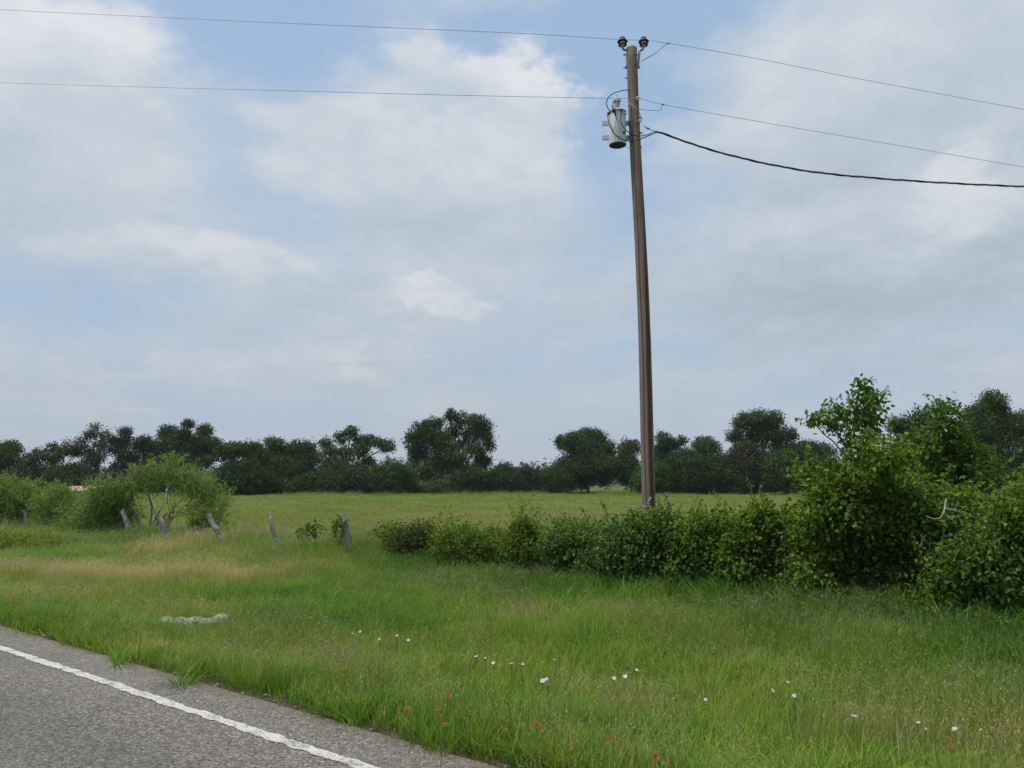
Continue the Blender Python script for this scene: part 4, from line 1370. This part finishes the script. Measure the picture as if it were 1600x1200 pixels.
def tuft(seed, n, rad_, h, w, bend=(.1, .6), lean=.25, heads=0, hh=1.35, hmat=1, drymix=.0, clump=0, weeds=0):
    r = np.random.default_rng(seed)
    mb = MB()
    if clump:
        ca, cq = r.random(clump) * 6.283, rad_ * np.sqrt(r.random(clump))
        ch = .7 + .5 * r.random(clump)
        ct = r.random(clump)
    for _ in range(n):
        a, q_ = r.random() * 6.283, rad_ * math.sqrt(r.random())
        bs = np.array([math.cos(a) * q_, math.sin(a) * q_, -.02])
        az_ = a + r.normal() * .9
        dry = r.random() < drymix
        f_, t_ = 1.0, r.random()
        if clump:
            c_ = int(r.integers(clump))
            ox, oy = r.normal() * rad_ * .11, r.normal() * rad_ * .11
            bs = np.array([math.cos(ca[c_]) * cq[c_] + ox, math.sin(ca[c_]) * cq[c_] + oy, -.02])
            az_ = math.atan2(oy, ox) + r.normal() * .6
            f_, t_ = ch[c_], np.clip(ct[c_] * .6 + .4 * t_, 0, 1)
        blade(mb, bs, az_, lean * abs(r.normal()), h * f_ * (.55 + .6 * r.random()), w * (.7 + .6 * r.random()), r.uniform(*bend), r, 1 if dry else 0, t_)
    for _ in range(weeds):
        a, q_ = r.random() * 6.283, rad_ * math.sqrt(r.random())
        c_ = np.array([math.cos(a) * q_, math.sin(a) * q_, 0])
        hw_ = h * (.35 + .6 * r.random())
        k_ = 5
        Pz = c_ + np.stack([r.normal(size=k_) * .012, r.normal(size=k_) * .012, np.linspace(.4, 1, k_) * hw_], -1)
        leaf_faces(mb, Pz, np.stack([r.normal(size=k_), r.normal(size=k_), .35 + 0 * Pz[:, 0]], -1), np.stack([r.normal(size=k_) * .4, r.normal(size=k_) * .4, 1 + 0 * Pz[:, 0]], -1),
                   np.full(k_, .035) * (.6 + .7 * r.random(k_)), np.full(k_, .015) * (.6 + .7 * r.random(k_)), np.full(k_, r.random()))
    for _ in range(heads):
        a, q_ = r.random() * 6.283, rad_ * math.sqrt(r.random())
        bs = np.array([math.cos(a) * q_, math.sin(a) * q_, -.02])
        az_ = r.random() * 6.283
        H_ = h * hh * (.75 + .4 * r.random())
        tip = blade(mb, bs, az_, .12 * abs(r.normal()), H_, w * .38, .12 + .2 * r.random(), r, hmat, .4)
        d_ = np.array([math.cos(az_), math.sin(az_), .4])
        for k_ in range(7):
            p = tip - np.array([d_[0] * .05, d_[1] * .05, .018]) * k_ * .55
            e = p + np.array([r.normal() * .018, r.normal() * .018, .012 + r.random() * .012]) * (.5 + .15 * k_)
            sd = np.array([r.normal(), r.normal(), 0]) * .0022
            mb.add([p, p + (e - p) * .5 + sd, e, p + (e - p) * .5 - sd], [[0, 1, 2, 3]], hmat, r.random())
    return mb


def grass_object(name, label, tufts, P, K, rot, scl, gt, mats, cat='grass'):
    V, faces, tpl, n0 = [], MB(), [], 0
    for k_, t in enumerate(tufts):
        for f, m_, ti in t.f:
            faces.f.append((f + n0, m_, ti))
        v = np.concatenate(t.v)
        faces.v.append(v)
        tpl.append(np.full(len(v), k_))
        n0 += len(v)
    faces.v.append(P)
    tpl.append(100 + K)
    me = faces.mesh(name, mats)
    tpl = np.concatenate(tpl)
    npt = len(P)

    def put(nm, ty, key, arr):
        a = me.attributes.new(nm, ty, 'POINT')
        a.data.foreach_set(key, np.ascontiguousarray(arr).reshape(-1))
    put('tpl', 'INT', 'value', tpl.astype(np.int32))
    z3 = np.zeros((n0, 3), np.float32)
    put('rot', 'FLOAT_VECTOR', 'vector', np.concatenate([z3, rot.astype(np.float32)]))
    put('scl', 'FLOAT_VECTOR', 'vector', np.concatenate([z3 + 1, scl.astype(np.float32)]))
    put('gt', 'FLOAT', 'value', np.concatenate([np.zeros(n0, np.float32), gt.astype(np.float32)]))
    o = bpy.data.objects.new(name, me)
    COL.objects.link(o)
    g = bpy.data.node_groups.new(name + "_spread", 'GeometryNodeTree')
    g.interface.new_socket('Geometry', in_out='INPUT', socket_type='NodeSocketGeometry')
    g.interface.new_socket('Geometry', in_out='OUTPUT', socket_type='NodeSocketGeometry')
    N, Lk = g.nodes, g.links
    gi, go = N.new('NodeGroupInput'), N.new('NodeGroupOutput')
    join = N.new('GeometryNodeJoinGeometry')
    Lk.new(join.outputs[0], go.inputs[0])

    def named(nm, ty):
        n = N.new('GeometryNodeInputNamedAttribute')
        n.data_type = ty
        n.inputs['Name'].default_value = nm
        return n.outputs['Attribute']
    ta, ra, sa = named('tpl', 'INT'), named('rot', 'FLOAT_VECTOR'), named('scl', 'FLOAT_VECTOR')
    e2r = N.new('FunctionNodeEulerToRotation')
    Lk.new(ra, e2r.inputs[0])

    def pick(val):
        c = N.new('FunctionNodeCompare')
        c.data_type = 'INT'
        c.operation = 'EQUAL'
        ins = [s for s in c.inputs if s.type == 'INT']
        Lk.new(ta, ins[0])
        ins[1].default_value = val
        s = N.new('GeometryNodeSeparateGeometry')
        s.domain = 'POINT'
        Lk.new(gi.outputs[0], s.inputs['Geometry'])
        Lk.new(c.outputs[0], s.inputs['Selection'])
        return s.outputs[0]
    for k_ in range(len(tufts)):
        if not (K == k_).any():
            continue
        iop = N.new('GeometryNodeInstanceOnPoints')
        Lk.new(pick(100 + k_), iop.inputs['Points'])
        Lk.new(pick(k_), iop.inputs['Instance'])
        Lk.new(e2r.outputs[0], iop.inputs['Rotation'])
        Lk.new(sa, iop.inputs['Scale'])
        Lk.new(iop.outputs[0], join.inputs[0])
    md = o.modifiers.new('spread', 'NODES')
    md.node_group = g
    tag(o, label, cat, kind='stuff')
    return o


def grass_mat(name, stops, trans=.4):
    m, b = new_mat(name)
    gt_ = attr(b, 'gt', 'INSTANCER')
    t = attr(b, 'tint')
    pos = b.node('ShaderNodeNewGeometry').outputs['Position']
    nz = b.noise(pos, 1.7, 2, .6)
    f = b.m('ADD', gt_, b.m('MULTIPLY_ADD', t, .30, -.15))
    f = b.m('ADD', f, b.m('MULTIPLY_ADD', nz, .44, -.22), clamp=True)
    c = b.ramp(f, stops)
    c = b.mix(b.m('MULTIPLY', t, .5), c, b.mix(1.0, c, (.62, .68, .62), 'MULTIPLY'))
    tcl = b.mix(1.0, c, (1.25, 1.3, .75), 'MULTIPLY')
    finish(b, c, .6, spec=.22, trans=trans, tcol=tcl)
    return m


GST = [(0.0, (0.048, 0.120, 0.022)), (.25, (0.102, 0.232, 0.022)), (.48, (0.182, 0.290, 0.030)), (.68, (0.270, 0.305, 0.055)), (.86, (0.40, 0.33, 0.14)), (1.0, (0.52, 0.42, 0.23))]
m_grass = grass_mat("roadside_grass", GST)
m_seed = grass_mat("grass_seed_heads", [(0.0, (0.135, 0.165, 0.060)), (.5, (0.21, 0.215, 0.095)), (.8, (0.34, 0.30, 0.15)), (1.0, (0.46, 0.39, 0.24))], .3)
m_past = grass_mat("pasture_grass_blades", [(p_, (c_[0] * .86, c_[1] * .82, c_[2] * .95)) for p_, c_ in GST])
GM = [m_grass, m_seed]

rng = np.random.default_rng(31)
slab_xy = sc_[:2]


def scatter(n, nlo, nhi, ulo, uhi):
    u, nn_ = rng.uniform(ulo, uhi, n), rng.uniform(nlo, nhi, n)
    x, y = un(u, nn_)
    return u, nn_, x, y


def in_view(x, y, m=1.5):
    return (y > 1.2) & (np.abs(x) < .70 * y + m)


def px_of(x, y, z):
    c_, s_ = math.cos(PITCH), math.sin(PITCH)
    dz = z - EYE
    return 800 + 1200 * x / (y * c_ + dz * s_)


def colour_patch(x, y, n):
    """natural patchiness of the sward: green, olive, straw, each with its own place"""
    t = .04 + .78 * fbm(x * .55 + 3, y * .55 + 7, 3) + .10 * (vn(x * 2.7, y * 2.7) - .5)
    dc = hit(150, 880)
    a_ = (x - dc[0]) * DU[0] + (y - dc[1]) * DU[1]
    c_ = (x - dc[0]) * DN[0] + (y - dc[1]) * DN[1]
    w = np.exp(-((x - dc[0]) / 3.4) ** 2 - ((y - dc[1]) / .85) ** 2)
    dc2 = hit(262, 842)
    w2 = np.exp(-((x - dc2[0]) / 1.1) ** 2 - ((y - dc2[1]) / 1.3) ** 2)
    t = t + .72 * np.clip(w * 1.2, 0, 1) * (.55 + .9 * vn(x * 1.6 + 4, y * 1.6)) + .40 * w2
    # sward colour shifts to darker green towards the foot of the hedge
    t = t - .28 * sstep(n, 9.6, 11.6) * sstep(x, -5.0, -1.5)
    return np.clip(t, 0, .97)


def hexgrid(x0, x1, y0, y1, sp):
    gx, gy = np.meshgrid(np.arange(x0, x1, sp), np.arange(y0, y1, sp * .87), indexing='ij')
    gx = gx + (np.arange(gx.shape[1])[None] % 2) * sp * .5
    gx, gy = gx.reshape(-1), gy.reshape(-1)
    return gx + rng.normal(size=len(gx)) * sp * .17, gy + rng.normal(size=len(gy)) * sp * .17


# patches of sward (about 0.6 m across) and single clumps for ragged borders
T = [tuft(1, 300, .31, .30, .0052, (.05, .4), .16, heads=4, drymix=.04, clump=34), tuft(2, 290, .31, .29, .0058, (.1, .55), .22, clump=30), tuft(3, 280, .31, .31, .0052, (.1, .5), .22, heads=14, drymix=.05, clump=34),
     tuft(4, 260, .31, .29, .0056, (.1, .6), .28, heads=12, drymix=.07, clump=30), tuft(5, 230, .31, .33, .0085, (.2, .9), .35, clump=22), tuft(6, 240, .31, .34, .0050, (.05, .4), .18, heads=34, hh=1.18, drymix=.45, clump=30),
     tuft(10, 250, .31, .29, .0052, (.05, .45), .2, heads=44, hh=1.3, drymix=.10, clump=32), tuft(13, 190, .31, .24, .0058, (.1, .6), .25, heads=5, drymix=.12, clump=26, weeds=60), tuft(7, 17, .075, .27, .0052, (.05, .4), .15), tuft(8, 15, .08, .26, .0058, (.1, .6), .25), tuft(9, 12, .05, .30, .0046, (.05, .4), .2, heads=2)]
XS, YS, SP, WD = [], [], [], []
for lo, hi, sp, wd in ((0, 10.5, .37, 1.0), (10.5, 19, .50, 1.35), (19, 60, .80, 2.2)):
    gx, gy = hexgrid(-40, 22, 1.0, 42, sp)
    d_ = np.hypot(gx, gy)
    k = (d_ >= lo) & (d_ < hi)
    XS.append(gx[k]); YS.append(gy[k]); WD.append(np.full(k.sum(), wd))
x, y, wid = np.concatenate(XS), np.concatenate(YS), np.concatenate(WD)
u, n_ = x * DU[0] + y * DU[1], x * DN[0] + y * DN[1]
k = in_view(x, y) & (n_ > edge_n(u) + .34) & (n_ < 13.2)
k &= (np.hypot((x - slab_xy[0]) / .95, (y - slab_xy[1] + .25) / .95) > 1)
x, y, u, n_, wid = x[k], y[k], u[k], n_[k], wid[k]
gt = colour_patch(x, y, n_) + rng.normal(size=len(x)) * .03
frn = rng.random(len(x))
K = np.where(frn < .32, 0, np.where(frn < .58, 1, np.where(frn < .80, 2, np.where(frn < .93, 3, 4))))
K = np.where((gt > .60) & (frn < .85), 5, K)
K = np.where((K == 4) & (gt > .45), 1, K)
hd_ = fbm(x * .45 + 70, y * .45 + 20, 2)
pr = np.clip((hd_ - .46) * 2.6, 0, .7) + .16 * sstep(n_, 7.5, 9.5)
K = np.where((rng.random(len(x)) < pr) & (K < 5), 6, K)
K = np.where((rng.random(len(x)) < .14) & (n_ < 10), 7, K)
# loose clumps: road border, round the slab, and sprinkled to break up the patches
uc = rng.uniform(-12, 45, 9000)
nc = edge_n(uc) - .03 + .52 * rng.random(9000) ** .8
xc, yc = un(uc, nc)
kc = in_view(xc, yc) & (rng.random(9000) < np.clip((7 / np.hypot(xc, yc)), .2, 1))
uf, nf, xf, yf = scatter(9000, N_EDGE + .3, 12.5, -12, 30)
kf = in_view(xf, yf) & (np.hypot((xf - slab_xy[0]) / .66, (yf - slab_xy[1] + .25) / .62) > 1 + .2 * rng.normal(size=9000)) & (rng.random(9000) < np.clip((7 / np.hypot(xf, yf)), .1, 1))
xs_, ys_ = slab_xy[0] + rng.normal(size=500) * .75, slab_xy[1] + rng.normal(size=500) * .5
ks = np.hypot((xs_ - slab_xy[0]) / .60, (ys_ - slab_xy[1] + .22) / .56) > 1 + .2 * rng.normal(size=500)
x2, y2 = np.concatenate([xc[kc], xf[kf], xs_[ks]]), np.concatenate([yc[kc], yf[kf], ys_[ks]])
n2 = x2 * DN[0] + y2 * DN[1]
g2 = colour_patch(x2, y2, n2) + rng.normal(size=len(x2)) * .12
g2 = np.where(rng.random(len(x2)) < .05, .80 + .15 * rng.random(len(x2)), g2)
x, y, n_, gt = np.concatenate([x, x2]), np.concatenate([y, y2]), np.concatenate([n_, n2]), np.concatenate([gt, g2])
wid = np.concatenate([wid, np.clip(np.hypot(x2, y2) / 8, 1, 2)])
K = np.concatenate([K, 8 + rng.integers(0, 3, len(x2))])
hgt = (.42 + .90 * fbm(x * .8 + 30, y * .8, 2)) * (.78 + .22 * sstep(n_, N_EDGE, N_EDGE + 1.5)) * (1 + .22 * sstep(n_, 9.0, 11.5) + .35 * sstep(n_, 11.0, 12.2) * sstep(-x, 1.5, 4.0))
hgt *= .85 + .35 * rng.random(len(x))
P = np.stack([x, y, ground_z(x, y)], -1)
rot = np.stack([rng.normal(size=len(x)) * .07, rng.normal(size=len(x)) * .07, rng.random(len(x)) * 6.283], -1)
NV = len(x)
grass_object('verge_grass', 'tall mixed grass covering the roadside between road and hedge', T, P, K, rot, np.stack([wid, wid, hgt], -1), np.clip(gt, 0, 1), GM)

# --- lush broad tufts: at the hedge foot and along the road edge
u, n_, x, y = scatter(5200, 10.3, 12.2, -12, 30)
k = in_view(x, y) & (rng.random(len(u)) < .55 * sstep(n_, 10.3, 11.4)) & (px_of(x, y, 0) > 560)
u2 = rng.uniform(-10, 26, 260)
n2 = edge_n(u2) + .10 + .30 * rng.random(260)
x2, y2 = un(u2, n2)
k2 = in_view(x2, y2) & (vn(u2 * 1.9, u2 * 0 + 2) > .55)
spots = [hit(290, 1068), hit(192, 1035), hit(298, 1058), hit(182, 1030), hit(560, 1128), hit(880, 1195), hit(285, 1064)]
x = np.concatenate([x[k], x2[k2], [s[0] for s in spots]])
y = np.concatenate([y[k], y2[k2], [s[1] for s in spots]])
s_h = np.concatenate([(.75 + .65 * rng.random(k.sum())) * (1 + .30 * sstep(x[:k.sum()], .5, 4.0)), .5 + .3 * rng.random(k2.sum()), np.full(len(spots), .75)])
gt = np.concatenate([.02 + .20 * rng.random(k.sum()), .20 + .18 * rng.random(k2.sum()), np.full(len(spots), .27)])
P = np.stack([x, y, ground_z(x, y)], -1)
rot = np.stack([rng.normal(size=len(x)) * .1, rng.normal(size=len(x)) * .1, rng.random(len(x)) * 6.283], -1)
TL = [tuft(11, 20, .07, .36, .010, (.3, 1.0), .35), tuft(12, 16, .06, .40, .008, (.2, .8), .3)]
grass_object('lush_grass', 'broad-bladed dark grass tufts at the hedge foot and road edge', TL, P, rng.integers(0, 2, len(x)), rot, np.stack([s_h * 1.1, s_h * 1.1, s_h], -1), gt, GM)

# --- pasture beyond the fence
TF = [tuft(21, 300, .5, .22, .009, (.1, .6), .3, clump=50), tuft(22, 280, .5, .24, .009, (.1, .5), .3, heads=20, drymix=.06, clump=50), tuft(23, 260, .5, .26, .008, (.05, .4), .2, heads=60, hh=1.15, drymix=.3, clump=50)]
XS, YS, WD = [], [], []
for lo, hi, sp, wd in ((9, 24, .62, 1.0), (24, 45, 1.15, 1.9), (45, 100, 2.3, 3.8)):
    gx, gy = hexgrid(-80, 80, 8, 99, sp)
    d_ = np.hypot(gx, gy)
    k = (gy >= lo) & (gy < hi) & in_view(gx, gy, 2)
    XS.append(gx[k]); YS.append(gy[k]); WD.append(np.full(k.sum(), wd))
x, y, wid = np.concatenate(XS), np.concatenate(YS), np.concatenate(WD)
n_ = x * DN[0] + y * DN[1]
k = n_ > 12.7
x, y, n_, wid = x[k], y[k], n_[k], wid[k]
gt = .33 + .13 * np.exp(-((y - 38) / 16) ** 2) + .32 * fbm(x * .10 + 3, y * .16 + 7, 3) + .10 * (vn(x * .9, y * .9) - .5) + rng.normal(size=len(x)) * .03
row = np.exp(-((n_ - 13.4) / 1.1) ** 2) * sstep(-x, 0.5, 4.0)
gt = gt + .40 * row * vn(x * .8, y * .8) * 1.5
frn = rng.random(len(x))
K = np.where(frn < .5, 0, np.where(frn < .8, 1, 2))
K = np.where(gt > .62, 2, K)
hgt = (.55 + .35 * rng.random(len(x))) * (1 + .35 * row)
marg = sstep(y, 74, 82) * np.clip(fbm(x * .25, y * .1 + 5, 2) * 2.2 - .6, 0, 1)
hgt = hgt * (1 + 2.6 * marg)
P = np.stack([x, y, ground_z(x, y)], -1)
rot = np.stack([rng.normal(size=len(x)) * .04, rng.normal(size=len(x)) * .04, rng.random(len(x)) * 6.283], -1)
grass_object('pasture_grass', 'short olive-green grass of the open field behind the hedge', TF, P, K, rot, np.stack([wid, wid, hgt], -1), np.clip(gt, 0, 1), [m_past, m_seed])

# ------------------------------------------------------------------ wildflowers
def flower(name, label, group, px, py, r_, petals, pm, cm, seed, hgt_=.30, cup=.25):
    rng = np.random.default_rng(seed)
    z = 0.0
    for _ in range(6):
        h_ = hit(px, py, z)
        n_ = float(h_[:2] @ DN)
        z = float(ground_z(h_[0], h_[1])) + hgt_
    top = hit(px, py, z)
    gz_ = z - hgt_
    bs = np.array([top[0] + rng.normal() * .02, top[1] + .02 + rng.normal() * .02, gz_ - .02])
    root = thing(name, label, 'flower', (bs[0], bs[1], gz_), group)
    MB().tube(curve_pts(bs, top, rng, 6, .08), .0022, 5).build('stem', m_gstem, root)
    mb = MB()
    fc = blossom(mb, top, r_, rng, petals, cup)
    mb.build('petals', pm, root)
    c_ = MB()
    c_.tube([top - fc * .002, top + fc * r_ * .16, top + fc * r_ * .24], [r_ * .26, r_ * .24, r_ * .08], 8)
    c_.build('centre', cm, root)


WG, RG = "pale wildflowers in the verge grass", "red and orange wildflowers in the verge grass"
W1 = 'pale bloom in the small left-hand cluster of wildflowers below the slab-side grass'
whites = [(551, 990, 'left bloom of the white pair right of the pale slab'), (563, 987, 'right bloom of the white pair right of the pale slab'),
          (593, 999, 'tiny white bloom just right of the white pair'), (620, 993, 'upper of two faint white blooms left of picture middle'), (638, 1000, 'lower of two faint white blooms left of picture middle'),
          (744, 1026, 'largest white bloom at the left start of the middle row'), (758, 1028, 'small white bloom, second in the middle row'), (771, 1036, 'white bloom, third in the middle row'),
          (799, 1037, 'white bloom, fourth in the middle row'), (817, 1038, 'pinkish white bloom, fifth in the middle row'), (866, 1031, 'white bloom ending the middle row at its right'),
          (848, 1064, 'left bloom of the close pair below the middle row'), (854, 1061, 'right bloom of the close pair below the middle row'),
          (960, 1060, 'lowest bloom of three rising to the right below the pole'), (977, 1057, 'middle bloom of three rising to the right below the pole'), (995, 1047, 'top bloom of three rising to the right below the pole'),
          (1102, 1093, 'single faint white bloom beside a straw-coloured stalk'), (1207, 1079, 'left bloom of the white triangle below the vine dome'), (1231, 1066, 'top bloom of the white triangle below the vine dome'),
          (1241, 1087, 'right bloom of the white triangle below the vine dome'), (1334, 1119, 'lone pink-tinged bloom right of the white triangle'), (1435, 1129, 'pinkest bloom in the lower right grass'),
          (1446, 1139, 'tiny pale bloom right below the pinkest one'), (1492, 1139, 'large white bloom in the lower right grass'), (1533, 1140, 'rightmost small white bloom')]
for i, (px, py, lb) in enumerate(whites):
    big = 1.0 if lb.split()[0] not in ('tiny', 'small', 'single', 'rightmost') else .68
    flower('primrose', lb, WG, px, py, (.0125 + .003 * (i % 3)) * big, 4, m_pink if i in (9, 20, 21) else m_white, m_yel, 900 + i, .33)
reds = [(22, 936, 'red bloom at the left picture edge', 1.3), (119, 931, 'faint orange bloom right of the left-edge red one', .7), (220, 987, 'dark red bloom left below the pale slab', .9),
        (197, 978, 'orange bloom left of the pale slab', .8), (218, 1005, 'red bloom nearest the road shoulder at left', .9), (538, 1044, 'faint orange bloom below the white pair', .9),
        (600, 1046, 'upper of two orange blooms on one spot left of the middle row', 1.0), (598, 1056, 'lower of two orange blooms on one spot left of the middle row', .9), (637, 1106, 'orange bloom nearest the road edge', .9),
        (685, 1107, 'orange bloom below the brightest orange one', .8), (700, 1087, 'brightest orange bloom below the middle row', 1.1), (695, 1132, 'low orange bloom near the asphalt tip', .8),
        (789, 1141, 'dark orange bloom at bottom centre left', .8), (838, 1132, 'dark red bloom at bottom centre', 1.1), (957, 1152, 'small dull red bloom left of the big bottom red one', .7),
        (1024, 1180, 'big red bloom at the bottom edge', 1.3), (1485, 1165, 'orange bloom in the lower right grass', 1.0)]
for i, (px, py, lb, s) in enumerate(reds):
    flower('blanket_flower', lb, RG, px, py, .019 * s, 8, m_red if 'red' in lb.split(' bloom')[0] else m_orange, m_redc, 950 + i, .28, .08)

dep = sum(len(o.data.loops) - 2 * len(o.data.polygons) for o in bpy.data.objects if o.type == 'MESH')
print("triangles", dep)
print("tuft counts", NV, "pole", pbase, "line n", N_LINE)
